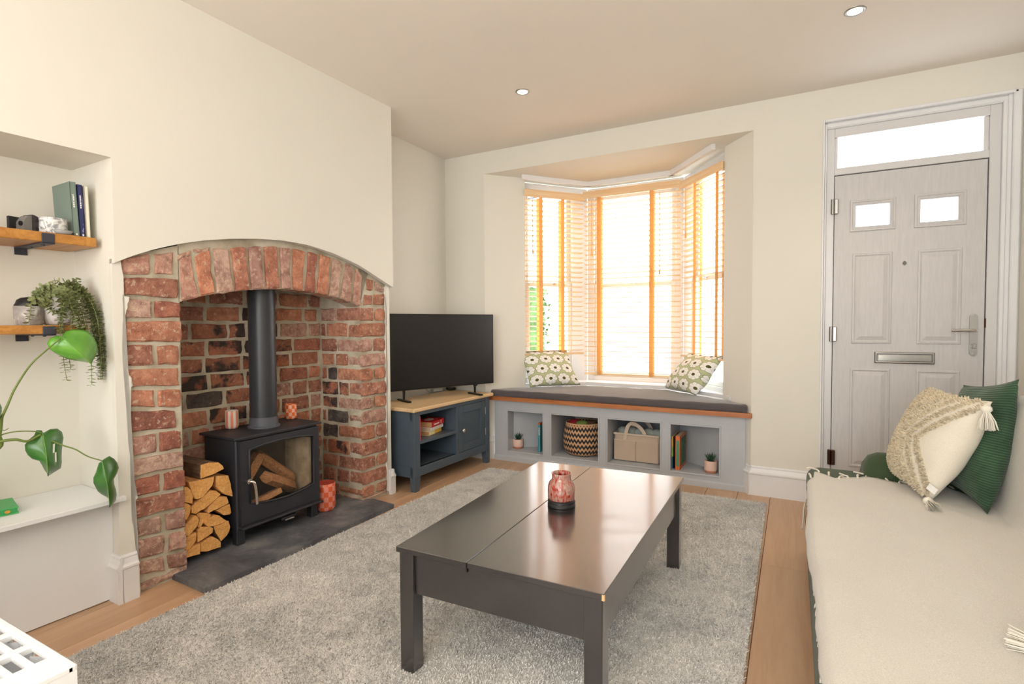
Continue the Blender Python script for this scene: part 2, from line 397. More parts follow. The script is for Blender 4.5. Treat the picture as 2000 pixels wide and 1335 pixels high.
# ------------------------------------------------------------------ bay window
def frame2(p, q, yb=0):
    """matrix: local x from p to q along the wall, local y outward, z up"""
    p, q = V(p), V(q); d = (q-p).normalized(); L = (q-p).length
    return Matrix(((d.x, -d.y, 0, p.x), (d.y, d.x, 0, p.y), (0, 0, 1, 0), (0, 0, 0, 1))), L
SEG = [((-2.09, 4.06), (-1.665, 4.59)), ((-1.665, 4.59), (-.815, 4.59)), ((-.815, 4.59), (-.40, 4.04))]
STILE = [(.05, .15), (.055, .055), (.13, .05)]
for i, (p, q) in enumerate(SEG):
    Mx, L = frame2(p, q)
    b = BMn(); (fl, fr_) = STILE[i]; f = fl; z0, z1 = .60, 2.345; zm = 1.47
    for a, c in (((0, 0, z0-.03), (fl+.01, .075, z1)), ((L-fr_-.01, 0, z0-.03), (L, .075, z1)), ((fl, 0, z1-.06), (L-fr_, .075, z1)), ((fl, 0, z0-.03), (L-fr_, .075, z0+.05))):
        box(b, a, c, bev=.004)
    w = obj('window_%d' % (i+1), b, M['upvc']); w.matrix_world = Mx; w['kind'] = 'structure'
    # two sashes, the upper one further out
    for (a0, a1, dy) in ((z0+.05, zm+.02, .012), (zm-.02, z1-.06, .036)):
        b = BMn(); g = .04; x0, x1 = fl+.01, L-fr_-.01
        for a, c in (((x0, dy, a0), (x0+g, dy+.03, a1)), ((x1-g, dy, a0), (x1, dy+.03, a1)), ((x0+g, dy, a0), (x1-g, dy+.03, a0+g)), ((x0+g, dy, a1-g), (x1-g, dy+.03, a1))):
            box(b, a, c, bev=.003)
        s = obj('sash', b, M['upvc'], w)
        b = BMn(); box(b, (x0+g-.004, dy+.012, a0+g-.004), (x1-g+.004, dy+.018, a1-g+.004)); obj('pane', b, M['glass'], s)
    b = BMn(); box(b, (L/2-.02, -.012, zm), (L/2+.02, .012, zm+.018), bev=.004); obj('sash_catch', b, M['chrome'], w)
# sill board
b = BMn()
inner = [(-2.125, 3.985), (-1.60, 4.375), (-.895, 4.375), (-.405, 3.955)]
outer = [(-.42, 4.1), (-.78, 4.62), (-1.70, 4.62), (-2.12, 4.1)]
inner = [(-2.09, 3.965), (-2.03, 4.035), (-1.60, 4.375), (-.895, 4.375), (-.43, 4.01), (-.385, 3.93)]
outer = [(-.30, 4.04), (-.78, 4.62), (-1.70, 4.62), (-2.16, 4.06)]
prism(b, inner+outer, .585, .612, flat); struct('trim_3', b, M['white'])

# ------------------------------------------------------------------ blinds
def blind(p, q, zt, zb, label, tapes, tilt, wand, nsl, seed):
    Mx, L = frame2(p, q)
    t = thing('venetian_blind', label, 'blind', group='wooden blinds in the bay'); t.matrix_world = Mx
    b = BMn(); box(b, (0, -.045, zt-.062), (L, -.035, zt), bev=.003); obj('valance', b, M['blind'], t)
    b = BMn(); box(b, (.01, -.033, zt-.05), (L-.01, .02, zt-.005)); obj('headrail', b, M['blind'], t)
    b = BMn()
    w, th = .050, .0042; a = math.radians(tilt)
    n = 5
    top = []; bot = []
    for i in range(n+1):
        u = -w/2+w*i/n; zc = .0028*(1-(2*u/w)**2)
        top.append((u*math.cos(a), u*math.sin(a)+zc+th/2)); bot.append((u*math.cos(a), u*math.sin(a)+zc-th/2))
    prof = top+bot[::-1]
    A = [b.verts.new((.006, y, z)) for y, z in prof]; B = [b.verts.new((L-.006, y, z)) for y, z in prof]
    m = len(prof)
    for i in range(m): b.faces.new((A[i], B[i], B[(i+1) % m], A[(i+1) % m]))
    b.faces.new(A[::-1]); b.faces.new(B)
    s0 = obj('slat', b, M['blind'], t); rnd = random.Random(seed)
    z0 = zt-.085; z1 = zb+.035
    for k in range(nsl):
        s = s0 if k == 0 else s0.copy()
        if k: link(s, t)
        s.location = (0, 0, z0+(z1-z0)*k/(nsl-1)); s.rotation_euler = (rnd.uniform(-.03, .03), rnd.uniform(-.002, .002), 0)
    b = BMn(); box(b, (.004, -.026, zb), (L-.004, .026, zb+.016), bev=.003); obj('bottom_rail', b, M['blind'], t)
    for f in tapes:
        for y in (-.029, .027):
            b = BMn(); x0 = L*f
            box(b, (x0-.017, y-.0007, zb), (x0+.017, y+.0007, zt-.055)); obj('ladder_tape', b, M['tape'], t)
    for (f, zl) in wand:
        b = BMn(); tube(b, [(L*f, -.05, zt-.09), (L*f+.002, -.05, zl+.05)], .0032, 6); tube(b, [(L*f+.002, -.05, zl+.05), (L*f+.002, -.05, zl)], [.0035, .008], 8)
        obj('tilt_wand', b, M['tape'], t)
    return t
blind((-2.045, 4.035), (-1.665, 4.475), 2.268, .855, 'narrow wooden slatted blind over the left side pane of the bay', (.27, .63), -6, ((.12, 1.72),), 31, 1)
blind((-1.650, 4.475), (-.812, 4.475), 2.288, .672, 'wide wooden slatted blind over the middle pane of the bay', (.17, .715), -6, ((.10, 1.72), (.80, 1.53)), 36, 2)
blind((-.797, 4.475), (-.418, 4.03), 2.268, .85, 'narrow wooden slatted blind over the right side pane of the bay', (.36, .86), -6, ((.2, 1.80),), 31, 3)

# ------------------------------------------------------------------ outdoors
b = BMn(); box(b, (-40, 4.9, -.5), (40, 60, -.35)); struct('trim_4', b, simple('pale_street_paving', (226, 226, 224), .9))
bpy.data.objects['trim_4'].name = 'ground'
def leafy(name, label, x0, x1, y0, y1, z0, z1, n, mat, seed):
    rnd = random.Random(seed); b = BMn()
    for _ in range(n):
        c = V((rnd.uniform(x0, x1), rnd.uniform(y0, y1), rnd.uniform(z0, z1)))
        r = rnd.uniform(.06, .11); d = V((rnd.gauss(0, 1), rnd.gauss(0, 1), rnd.gauss(0, 1))).normalized(); e = d.orthogonal().normalized(); g = d.cross(e)
        vs = [b.verts.new(c+e*r), b.verts.new(c+g*r*.5), b.verts.new(c-e*r), b.verts.new(c-g*r*.5)]; b.faces.new(vs)
    box(b, (x0+.1, y0+.1, z0), (x1-.1, y1-.1, z1-.12))
    o = obj(name, b, mat); tag(o, label, 'hedge'); o['kind'] = 'stuff'; return o
M['hedge'] = simple('hedge_leaves', (70, 104, 52), .7, var=.4, scale=5)
leafy('garden_hedge', 'clipped green hedge outside beyond the left pane of the bay', -11.5, -5.2, 11.0, 11.7, -.35, 2.1, 5000, M['hedge'], 4)
# pale rendered terrace house across the street
M['render'] = simple('pale_rendered_wall', (240, 238, 234), .9); M['roof'] = simple('slate_roof', (178, 178, 180), .8)
M['farpane'] = simple('far_pane', (206, 210, 214), .3)
hs = thing('terrace_house', 'pale rendered house across the street seen through the middle blind', 'house', (0, 17, -.35))
b = BMn(); box(b, (-6.2, 0, 0), (2.0, 6, 5.4)); obj('wall', b, M['render'], hs)
b = BMn(); prism(b, [(-.3, 5.4), (3, 7.4), (6.3, 5.4)], -6.4, 2.2, lambda u, v, d: (d, u, v)); obj('roof', b, M['roof'], hs)
for (x, z) in ((-5.2, .9), (-2.6, .9), (.4, .9), (-5.2, 3.3), (-2.6, 3.3), (.4, 3.3)):
    b = BMn(); box(b, (x, -.05, z), (x+1.1, .02, z+1.3)); wf = obj('window', b, M['upvc'], hs)
    b = BMn(); box(b, (x+.08, -.06, z+.08), (x+.51, -.05, z+1.22)); box(b, (x+.59, -.06, z+.08), (x+1.02, -.05, z+1.22)); obj('pane', b, M['farpane'], wf)
b = BMn(); tube(b, [(-9, 12, 4.1), (-6.5, 12, 4.32), (-3, 12, 4.7)], .03, 6); tube(b, [(-9, 12, 4.25), (-5.5, 12, 4.3), (-3, 12, 4.5)], .015, 6)
for v in b.verts: v.co.y -= 17; v.co.z += .35
obj('service_cable', b, M['black'], hs)

# ------------------------------------------------------------------ front door
YD = 3.80
fr = BMn()
def qb(bm, x0, x1, z0, z1, y0, y1, bev=.003, mi=0): box(bm, (x0, y0, z0), (x1, y1, z1), bev=bev, mi=mi)
# frame + architrave (structure)
x0, x1 = DX0, DX1
TOP = 2.30
qb(fr, .171, .213, 0, TOP, YD-.012, YD+.06); qb(fr, .936, .985, 0, TOP, YD-.012, YD+.06)
qb(fr, .213, .936, 2.246, TOP, YD-.012, YD+.06); qb(fr, .213, .936, 2.018, 2.060, YD-.012, YD+.06)
qb(fr, .213, .230, 2.060, 2.246, YD, YD+.05); qb(fr, .912, .936, 2.060, 2.246, YD, YD+.05)
box(fr, (.205, YD+.038, 0), (.240, YD+.06, 2.03)); box(fr, (.905, YD+.038, 0), (.94, YD+.06, 2.03)); box(fr, (.24, YD+.038, 1.99), (.905, YD+.06, 2.03)); box(fr, (.171, YD-.01, -.02), (.985, YD+.06, .008))
d1 = obj('door_1', fr, M['upvc']); d1['kind'] = 'structure'
b = BMn(); box(b, (.226, YD+.02, 2.056), (.916, YD+.026, 2.25)); obj('pane', b, M['glass'], d1)
tr = BMn()
qb(tr, .149, .160, 0, 2.352, FY-.012, YD+.02); qb(tr, .160, .171, 0, 2.33, FY+.004, YD+.03)
qb(tr, .160, 1.04, 2.335, 2.352, FY-.014, YD+.02); qb(tr, .165, 1.03, 2.30, 2.335, FY+.01, YD+.03, bev=.008)
qb(tr, .985, 1.004, 0, 2.31, YD-.03, YD+.04); qb(tr, 1.004, 1.022, 0, 2.335, FY+.004, YD+.04); qb(tr, 1.022, 1.058, 0, 2.352, FY-.014, YD+.02, bev=.006)
struct('trim_5', tr, M['white'])
# leaf with raised panels
lf = BMn(); X0, X1, Z0, Z1 = .217, .930, .01, 2.012; yf, yb = YD-.008, YD+.036
lights = [(.325, .496, 1.697, 1.825), (.638, .808, 1.693, 1.820)]
xs = sorted({X0, X1, .325, .496, .638, .808}); zs = sorted({Z0, Z1, 1.695, 1.8225})
for i in range(len(xs)-1):
    for j in range(len(zs)-1):
        if (xs[i] in (.325, .638)) and zs[j] == 1.695: continue
        box(lf, (xs[i], yf, zs[j]), (xs[i+1], yb, zs[j+1]))
bmesh.ops.remove_doubles(lf, verts=lf.verts, dist=1e-5)
leaf = obj('door_leaf', lf, M['door'], d1)
def ringmold(bm, x0, x1, z0, z1, prof, y):
    """moulding ring: prof = [(inset, height)]"""
    rings = []
    for ins, h in prof:
        rings.append([bm.verts.new((a, y-h, c)) for a, c in ((x0+ins, z0+ins), (x1-ins, z0+ins), (x1-ins, z1-ins), (x0+ins, z1-ins))])
    for k in range(len(rings)-1):
        for i in range(4): bm.faces.new((rings[k][i], rings[k][(i+1) % 4], rings[k+1][(i+1) % 4], rings[k+1][i]))
    return rings
for (a, c, e, g) in ((.312, .512, .994, 1.537), (.630, .832, .994, 1.538), (.307, .510, .240, .848), (.630, .832, .240, .848)):
    b = BMn(); rg = ringmold(b, a, c, e, g, [(0, -.001), (.004, .005), (.012, .006), (.018, .0015), (.022, .001), (.045, .008), (.047, .008)], yf)
    b.faces.new(rg[-1]); obj('panel', b, M['door'], leaf)
for (a, c, e, g) in ((.296, .524, 1.667, 1.855), (.609, .845, 1.663, 1.856)):
    b = BMn(); ringmold(b, a, c, e, g, [(0, -.001), (.003, .007), (.012, .008), (.016, .004), (.026, .006), (.030, .003), (.031, -.03)], yf)
    fr2 = obj('light_frame', b, M['door'], leaf)
    b = BMn(); box(b, (a+.02, yf+.02, e+.02), (c-.02, yf+.026, g-.02)); obj('pane', b, M['glass'], leaf)
# letter plate
b = BMn(); x0, x1, z0, z1 = .430, .716, .880, .948
ringmold(b, x0, x1, z0, z1, [(0, 0), (0, .008), (.006, .012), (.010, .012), (.013, .007)], yf)
lp = obj('letter_plate', b, M['nickel'], leaf)
b = BMn(); box(b, (x0+.017, yf-.010, z0+.012), (x1-.017, yf-.001, z1-.016), bev=.003, seg=2); obj('flap', b, M['chrome'], leaf)
# handle
b = BMn(); hx = .884
pts = []
for k in range(12):
    a = PI*k/11; pts.append((hx+.017*math.cos(a), 1.150+.017*math.sin(a)))
for k in range(12):
    a = PI+PI*k/11; pts.append((hx+.017*math.cos(a), .950+.017*math.sin(a)))
prism(b, pts, yf-.009, yf); obj('handle_plate', b, M['nickel'], leaf)
b = BMn(); tube(b, [(hx, yf-.005, 1.075), (hx, yf-.045, 1.075)], .009, 12); tube(b, spline([(hx, yf-.045, 1.075), (hx-.02, yf-.052, 1.075), (hx-.06, yf-.052, 1.075), (hx-.105, yf-.050, 1.075)], 5), .0085, 12)
obj('handle', b, M['chrome'], leaf, smooth=True, angle=40)
b = BMn(); tube(b, [(hx, yf-.005, .985), (hx, yf-.018, .985)], .008, 12); box(b, (hx-.008, yf-.03, .975), (hx+.008, yf-.017, 1.0), bev=.002); obj('thumb_turn', b, M['nickel'], leaf)
for z in (1.160, .945):
    b = BMn(); tube(b, [(hx, yf-.008, z), (hx, yf-.0115, z)], .004, 8); obj('screw', b, M['chrome'], leaf)
b = BMn(); pts = [(.569+.010*math.cos(2*PI*k/16)*(1 if k % 4 else 1.0), 1.465+(.014 if k % 4 == 0 else .010)*math.sin(2*PI*k/16)) for k in range(16)]
prism(b, pts, yf-.004, yf); obj('peephole', b, simple('dull_grey_metal', (120, 118, 116), .6), leaf)
for z in (1.827, 1.052, .290):
    m_ = M['bronze'] if z < .5 else M['nickel']
    b = BMn(); tube(b, [(.206, YD-.024, z-.045), (.206, YD-.024, z+.045)], .009, 12); box(b, (.196, YD-.020, z-.046), (.212, YD-.008, z+.046), bev=.003); box(b, (.214, YD-.028, z-.046), (.236, YD-.006, z+.046), bev=.004)
    obj('hinge', b, m_, leaf, smooth=True, angle=35)
b = BMn(); box(b, (.931, YD-.014, 1.09), (.937, YD-.004, 1.14)); obj('strike_plate', b, M['bronze'], d1)

# ------------------------------------------------------------------ recessed spotlights
M['lamp'] = NT('lit_spotlight').m; _n = M['lamp'].node_tree.nodes['Principled BSDF']
_n.inputs['Emission Color'].default_value = (1, .86, .66, 1); _n.inputs['Emission Strength'].default_value = 14
for i, (x, y, lb) in enumerate(((-1.471, 2.91, 'recessed ceiling spotlight above the coffee table, the one further left'), (.234, 2.90, 'recessed ceiling spotlight near the front door'),
                                )):
    t = thing('ceiling_spotlight', lb or 'recessed ceiling spotlight in the rear of the room, out of the picture', 'spotlight', (x, y, H), group='ceiling spotlights')
    b = BMn(); lathe(b, [(.030, .002), (.031, -.003), (.040, -.004), (.044, -.001), (.044, .001)], 32); obj('bezel', b, M['nickel'], t, smooth=True)
    b = BMn(); lathe(b, [(.0305, -.0025), (.015, -.004), (.001, -.0045)], 32, cap1=True); obj('lens', b, M['lamp'], t, smooth=True)
    l = bpy.data.lights.new('spot_lamp', 'SPOT'); l.energy = 16; l.color = (1, .86, .70); l.spot_size = math.radians(120); l.spot_blend = .8; l.shadow_soft_size = .03
    lo = bpy.data.objects.new('spot_lamp', l); link(lo, t); lo.location = (0, 0, -.02)
# ------------------------------------------------------------------ brick fireplace
fp = thing('brick_fireplace', 'exposed red brick fireplace with an arched opening in the chimney breast', 'fireplace'); fp.matrix_world = BM
def ringat(pts, d, jit, rnd, f):
    return [V(f(u+rnd.uniform(-jit, jit), v+rnd.uniform(-jit, jit), d+rnd.uniform(-jit*.5, jit*.5))) for u, v in pts]
def brick(poly, d, depth, mat, rnd, f=lambda u, v, d: (u, d, v), jit=.0036, inset=.0075, chip=.5):
    """poly: 4 corners (u,v) of the face; irregular rim, worn chamfered arris"""
    pts = []
    for i in range(4):
        a, c = V(poly[i]), V(poly[(i+1) % 4]); n = 4 if (c-a).length > .13 else (3 if (c-a).length > .08 else 2)
        for k in range(n): pts.append(tuple(a+(c-a)*k/n))
    cx = sum(p[0] for p in pts)/len(pts); cy = sum(p[1] for p in pts)/len(pts)
    # knocked corners
    q = []
    corner = [tuple(V(p)) for p in poly]
    for p in pts:
        v = V(p)
        s = inset*rnd.uniform(.2, 1.0)
        if p in corner: s = inset*rnd.uniform(.6, 2.2)*chip*1.6
        dv = V((cx, cy))-v; v = v+dv.normalized()*s*.6; q.append(tuple(v))
    b = BMn()
    o = ringat(q, d+.007, jit, rnd, f); inn = [tuple(V(p)+(V((cx, cy))-V(p)).normalized()*inset) for p in q]
    i_ = ringat(inn, d, jit*.7, rnd, f); bk = [V(f(p[0], p[1], d+depth)) for p in q]
    O = [b.verts.new(p) for p in o]; I = [b.verts.new(p) for p in i_]; K = [b.verts.new(p) for p in bk]; n = len(O)
    m1 = b.verts.new(V(f(cx+(q[0][0]-cx)*.35, cy, d+rnd.uniform(-.003, .001)))); m2 = b.verts.new(V(f(cx-(q[0][0]-cx)*.35, cy, d+rnd.uniform(-.003, .001))))
    for k in range(n):
        k2 = (k+1) % n
        b.faces.new((O[k], O[k2], I[k2], I[k])); b.faces.new((K[k], K[k2], O[k2], O[k]))
        mid = (V(q[k])+V(q[k2]))*.5; near = m1 if (mid.x-cx)*(q[0][0]-cx) > 0 else m2
        b.faces.new((I[k], I[k2], near))
    # close the fan between the two middle points
    for k in range(n):
        k0 = (k-1) % n; mida = (V(q[k0])+V(q[k]))*.5; midb = (V(q[k])+V(q[(k+1) % n]))*.5
        if ((mida.x-cx)*(q[0][0]-cx) > 0) != ((midb.x-cx)*(q[0][0]-cx) > 0): b.faces.new((I[k], m1, m2))
    b.faces.new(K)
    return obj('brick', b, mat, fp)
rb = random.Random(11)
FD = .030   # face depth of the bricks
def pick(face='front', s=0, z=0):
    r = rb.random()
    if face == 'front':
        if z < .25: return BR[2] if r < .6 else BR[4]
        return BR[[0, 1, 0, 2, 3, 1, 4, 0][int(r*8)]]
    return BR[0]
# mortar bodies
b = BMn()
INT = [W(*p, FD) for p in ((356,589.5),(392,580),(424,574.5),(461,570),(491,567),(520,565.5),(549.5,565),(570,565.5),(595,568.5),(618,572),(642,577),(664.5,583),(687,591),(706,600))]
SL, SRV = 1.376, 2.436; MD = FD+.012
left = [(1.118, 0), (1.118, 1.395), (SL+.0, 1.48), (SL-.006, INT[0][1]), (SL-.008, 0)]
prism(b, left, MD, .40)
TOPC = [W(px, py+3, FD) for px, py in ((353,462),(400,456),(450,453),(500,453),(550,456),(600,465),(650,481),(700,504),(724,519))]
prism(b, [(SL-.006, INT[0][1])]+[(SL-.006, TOPC[0][1])]+TOPC[1:]+[(SRV+.008, TOPC[-1][1])]+[(SRV+.008, INT[-1][1]+.004)]+[(s, z+.004) for s, z in INT[::-1][1:-1]], MD, .15)
prism(b, [(SRV+.008, 0), (SRV+.008, TOPC[-1][1])]+[W(px, py+3, FD) for px, py in ((724,519), (740,530), (760,543))]+[(2.664, 1.38), (2.664, 0)], MD, .40)
box(b, (1.36, .395, 0), (2.46, .44, 1.45)); 
obj('mortar', b, M['mortar'], fp)
b = BMn(); box(b, (1.37, .15, 1.345), (2.45, .40, 1.36)); obj('register_plate', b, M['stovein'], fp)
# left pier
LB = [(498,488)] ; 
lines = [(499.5,489),(538.4,541.4),(578.9,586),(625.3,623.8),(670.3,670.3),(716.7,714.3),(758.7,756.3),(799,797.6),(849.4,837.5),(895.9,879.4),(936,915),(976.8,955.8),(1020,994.8),(1057.7,1036.7),(1101,1077),(1134,1112)]
lz = [(W(250, a, FD)[1], W(349, c, FD)[1]) for a, c in lines]
S0, S1 = W(250, 800, FD)[0], W(349, 800, FD)[0]
xl = [60,75,80,70,72,95,100,97,103,120,130,134,162,162,168]; xr = [400,432,450,465,436,440,450,422,455,470,490,480,482,492,505]; xm = [(250,280),None,(262,275),None,(272,292),None,(280,296),None,(290,314),None,(312,335),None,(322,348),(345,365),(345,362)]
def zl(k, s): return lz[k][0]+(lz[k][1]-lz[k][0])*(s-S0)/(S1-S0)
J = .0062
for k in range(15):
    ya = lines[k][0]+(lines[k+1][0]-lines[k][0])*.5
    sx = lambda x: W(220+x/3.337, ya-10, FD)[0]
    segs = [(sx(xl[k])-.004, sx(xr[k]))] if xm[k] is None else [(sx(xl[k])-.004, sx(xm[k][0])), (sx(xm[k][1]), sx(xr[k]))]
    for (a, c) in segs:
        c = min(c, SL+.002)
        poly = [(a, zl(k+1, a)+J), (c, zl(k+1, c)+J), (c, zl(k, c)-J), (a, zl(k, a)-J)]
        z = poly[0][1]; m = pick('front', a, z)
        if k == 10 and a < 1.25: m = BR[3]
        if k == 4 and a > 1.3: m = BR[1]
        brick(poly, FD+rb.uniform(-.002, .003), .09, m, rb)
a, c = sx(178), sx(500)
brick([(a, .006), (c, .012), (c, .045), (a, .038)], FD+.004, .05, BR[4], rb)
# small bricks above the first course, under the plaster curve
for (p, q) in (((425,165),(520,135)), ((535,122),(640,118))):
    (s0, z0), (s1, z1) = W(*Z3(p[0], p[1]+10), FD), W(*Z3(q[0], q[1]+8), FD)
    brick([(s0, z0-.012), (s1, z1-.012), (s1, z1+.014), (s0, z0+.010)], FD+.004, .06, BR[4], rb, chip=.3)
# arch ring
JT = [((349,501),(356,589.5)),((377,499),(392,581)),((414,483),(424,575)),((448,483),(461,570)),((483,480),(491,567)),((513,479),(520,565.5)),((545,481),(549.5,565)),((570,483),(571,566)),((601,490),(595,569)),((624,495),(618,572.5)),((648.6,502),(642,578)),((673.5,512),(664.5,584)),((694.5,523),(687,592)),((712,536),(706,600))]
amats = [2,1,4,0,2,0,2,1,3,1,4,2,2,0]
for k in range(13):
    (t0, b0), (t1, b1) = JT[k], JT[k+1]
    g = 3.0
    P = [W(b0[0]+g*.6, b0[1]-.3, FD), W(b1[0]-g*.6, b1[1]-.3, FD), W(t1[0]-g, t1[1], FD), W(t0[0]+g, t0[1], FD)]
    brick(P, FD+rb.uniform(-.003, .004), .10, BR[amats[k]], rb, jit=.0025)
# right pier: course lines
rl = [571,599,628.3,658.9,688.2,715.8,743.7,773,799,827,857.7,888,915,944,968,979.5]
rz = [W(729, y, FD)[1] for y in rl]
for (p, q, r_, s_) in (((717,541),(731,547),(730,569),(717,567)), ((733,547),(751,561),(751,570),(733,569)), ((713,575),(729,575),(729,596),(711,596)), ((732,574),(752,573),(752,596),(731,596))):
    P = [W(*w, FD) for w in (s_, r_, q, p)]; brick(P, FD+.002, .08, BR[[0, 4, 2, 1][rb.randrange(4)]], rb)
soots = {3: 0}
for k in range(1, 15):
    zt, zb = rz[k]-J, rz[k+1]+J
    full = (k % 2 == 0)
    cut = 2.56+rb.uniform(-.01, .01)
    fdp = FD+rb.uniform(-.002, .002)
    dlen = .105 if full else .205    # how far the corner brick runs into the reveal
    segs = [(SRV, 2.664)] if full else [(SRV, cut-.005), (cut+.005, 2.664)]
    for i, (a, c) in enumerate(segs):
        dp = dlen if i == 0 else .09
        if k == 14: zb = .03
        brick([(a, zb), (c, zb), (c, zt), (a, zt)], fdp, dp, BR[[1, 0, 2, 4, 1, 0][rb.randrange(6)]], rb, chip=.9)
    # reveal (faces left): u = depth
    f2 = lambda u, v, d: (SRV+d, u, v)
    dd = fdp+dlen+.010; tot = .392
    cuts = [dd]
    while tot-cuts[-1] > .13: cuts.append(cuts[-1]+rb.uniform(.075, .125) if rb.random() < .5 else cuts[-1]+.20)
    cuts = [x_ for x_ in cuts if x_ < tot-.04]+[tot]
    for i in range(len(cuts)-1):
        u0, u1 = cuts[i]+(.005 if i else 0), cuts[i+1]-.005
        if u1-u0 < .03: continue
        zc = (zt+zb)/2; r = rb.random()
        m = BR[[0, 3, 2, 1][rb.randrange(4)]]
        if k in (5,): m = BSOOT if i == 0 else BRS[0]
        if k in (6, 7): m = BRS[1] if r < .7 else BRS[0]
        if k in (8, 9): m = BSOOT if i == 0 else BRS[rb.randrange(2)]
        if k == 10: m = BRS[0]
        brick([(u0, zb), (u1, zb), (u1, zt), (u0, zt)], rb.uniform(-.002, .004), .06, m, rb, f2)
# back wall
f3 = lambda u, v, d: (u, .385+d, v)
zk = [W(400, y, .385)[1] for y in (562, 595.3, 629, 664, 697, 730, 763, 798, 833, 868)]
while zk[-1] > .06: zk.append(zk[-1]-.083)
for k in range(len(zk)-1):
    zt, zb = zk[k]-J, zk[k+1]+J
    if zb < .03: zb = .03
    if zt-zb < .02: continue
    u = 1.385-(.10 if k % 2 else 0)-rb.uniform(0, .03)
    while u < SRV:
        L = rb.choice((.205, .21, .105, .20, .11)); u0, u1 = max(u, 1.372)+.005, min(u+L, SRV+.002)-.005
        if u1-u0 > .035:
            sc, zc = (u0+u1)/2, (zt+zb)/2
            d1_ = ((sc-1.77)/.20)**2+((zc-.84)/.22)**2; d2_ = ((sc-2.04)/.12)**2+((zc-1.04)/.14)**2
            r = rb.random()
            if min(d1_, d2_) < .85: m = BSOOT if r < .55 else BRS[1]
            elif min(d1_, d2_) < 1.6: m = BRS[1] if r < .5 else BRS[0]
            else: m = BR[[0, 1, 3, 0, 2, 1][rb.randrange(6)]]
            t_ = rb.uniform(-.004, .004)
            brick([(u0, zb+rb.uniform(-.003, .003)), (u1, zb+rb.uniform(-.003, .003)), (u1, zt+rb.uniform(-.003, .002)), (u0, zt+rb.uniform(-.003, .002))], rb.uniform(-.004, .004), .04, m, rb, f3, jit=.0035)
        u += L+.004
# slate hearth with an irregular front edge
b = BMn(); pts = [(1.312, .40), (1.312, -.035), (1.309, -.215), (1.55, -.211), (1.8, -.214), (2.1, -.203), (2.3, -.198), (2.478, -.192), (2.494, -.006), (2.47, .02), (2.44, .40)]
prism(b, pts, 0.001, .0255, flat)
hearth = obj('slate_hearth', b, M['slate']); hearth.matrix_world = BM; tag(hearth, 'dark grey slate hearth slab under the stove, worn and cracked', 'hearth')
HZ = .0255

# ------------------------------------------------------------------ wood burning stove
st = thing('wood_stove', 'black cast iron wood burning stove with a wide curved glass door', 'stove'); st.matrix_world = BM @ Matrix.Translation((0, 0, HZ))
a0, a1, e0, e1 = 1.630, 2.124, .060, .330; T = .5445
b = BMn()
# shell: sides, back, floor, roof
box(b, (a0, e0, .075), (a0+.03, e1, .530), bev=.006); box(b, (a1-.03, e0, .075), (a1, e1, .530), bev=.006)
box(b, (a0+.02, e1-.03, .075), (a1-.02, e1, .530)); box(b, (a0+.02, e0+.01, .075), (a1-.02, e1-.01, .11)); box(b, (a0+.02, e0+.01, .495), (a1-.02, e1-.01, .525))
obj('body', b, M['stove'], st)
b = BMn(); box(b, (1.611, .040, T-.013), (2.141, .343, T), bev=.004, seg=2); obj('top_plate', b, M['stove'], st)
b = BMn(); box(b, (a0+.02, .050, .527), (a1-.02, .33, T-.014)); obj('top_spacer', b, M['stovein'], st)
for (s, d) in ((a0, e0+.005), (a1-.045, e0+.005), (a0, e1-.05), (a1-.045, e1-.05)):
    b = BMn(); box(b, (s, d, 0), (s+.045, d+.04, .080), bev=.003); obj('leg', b, M['stove'], st)
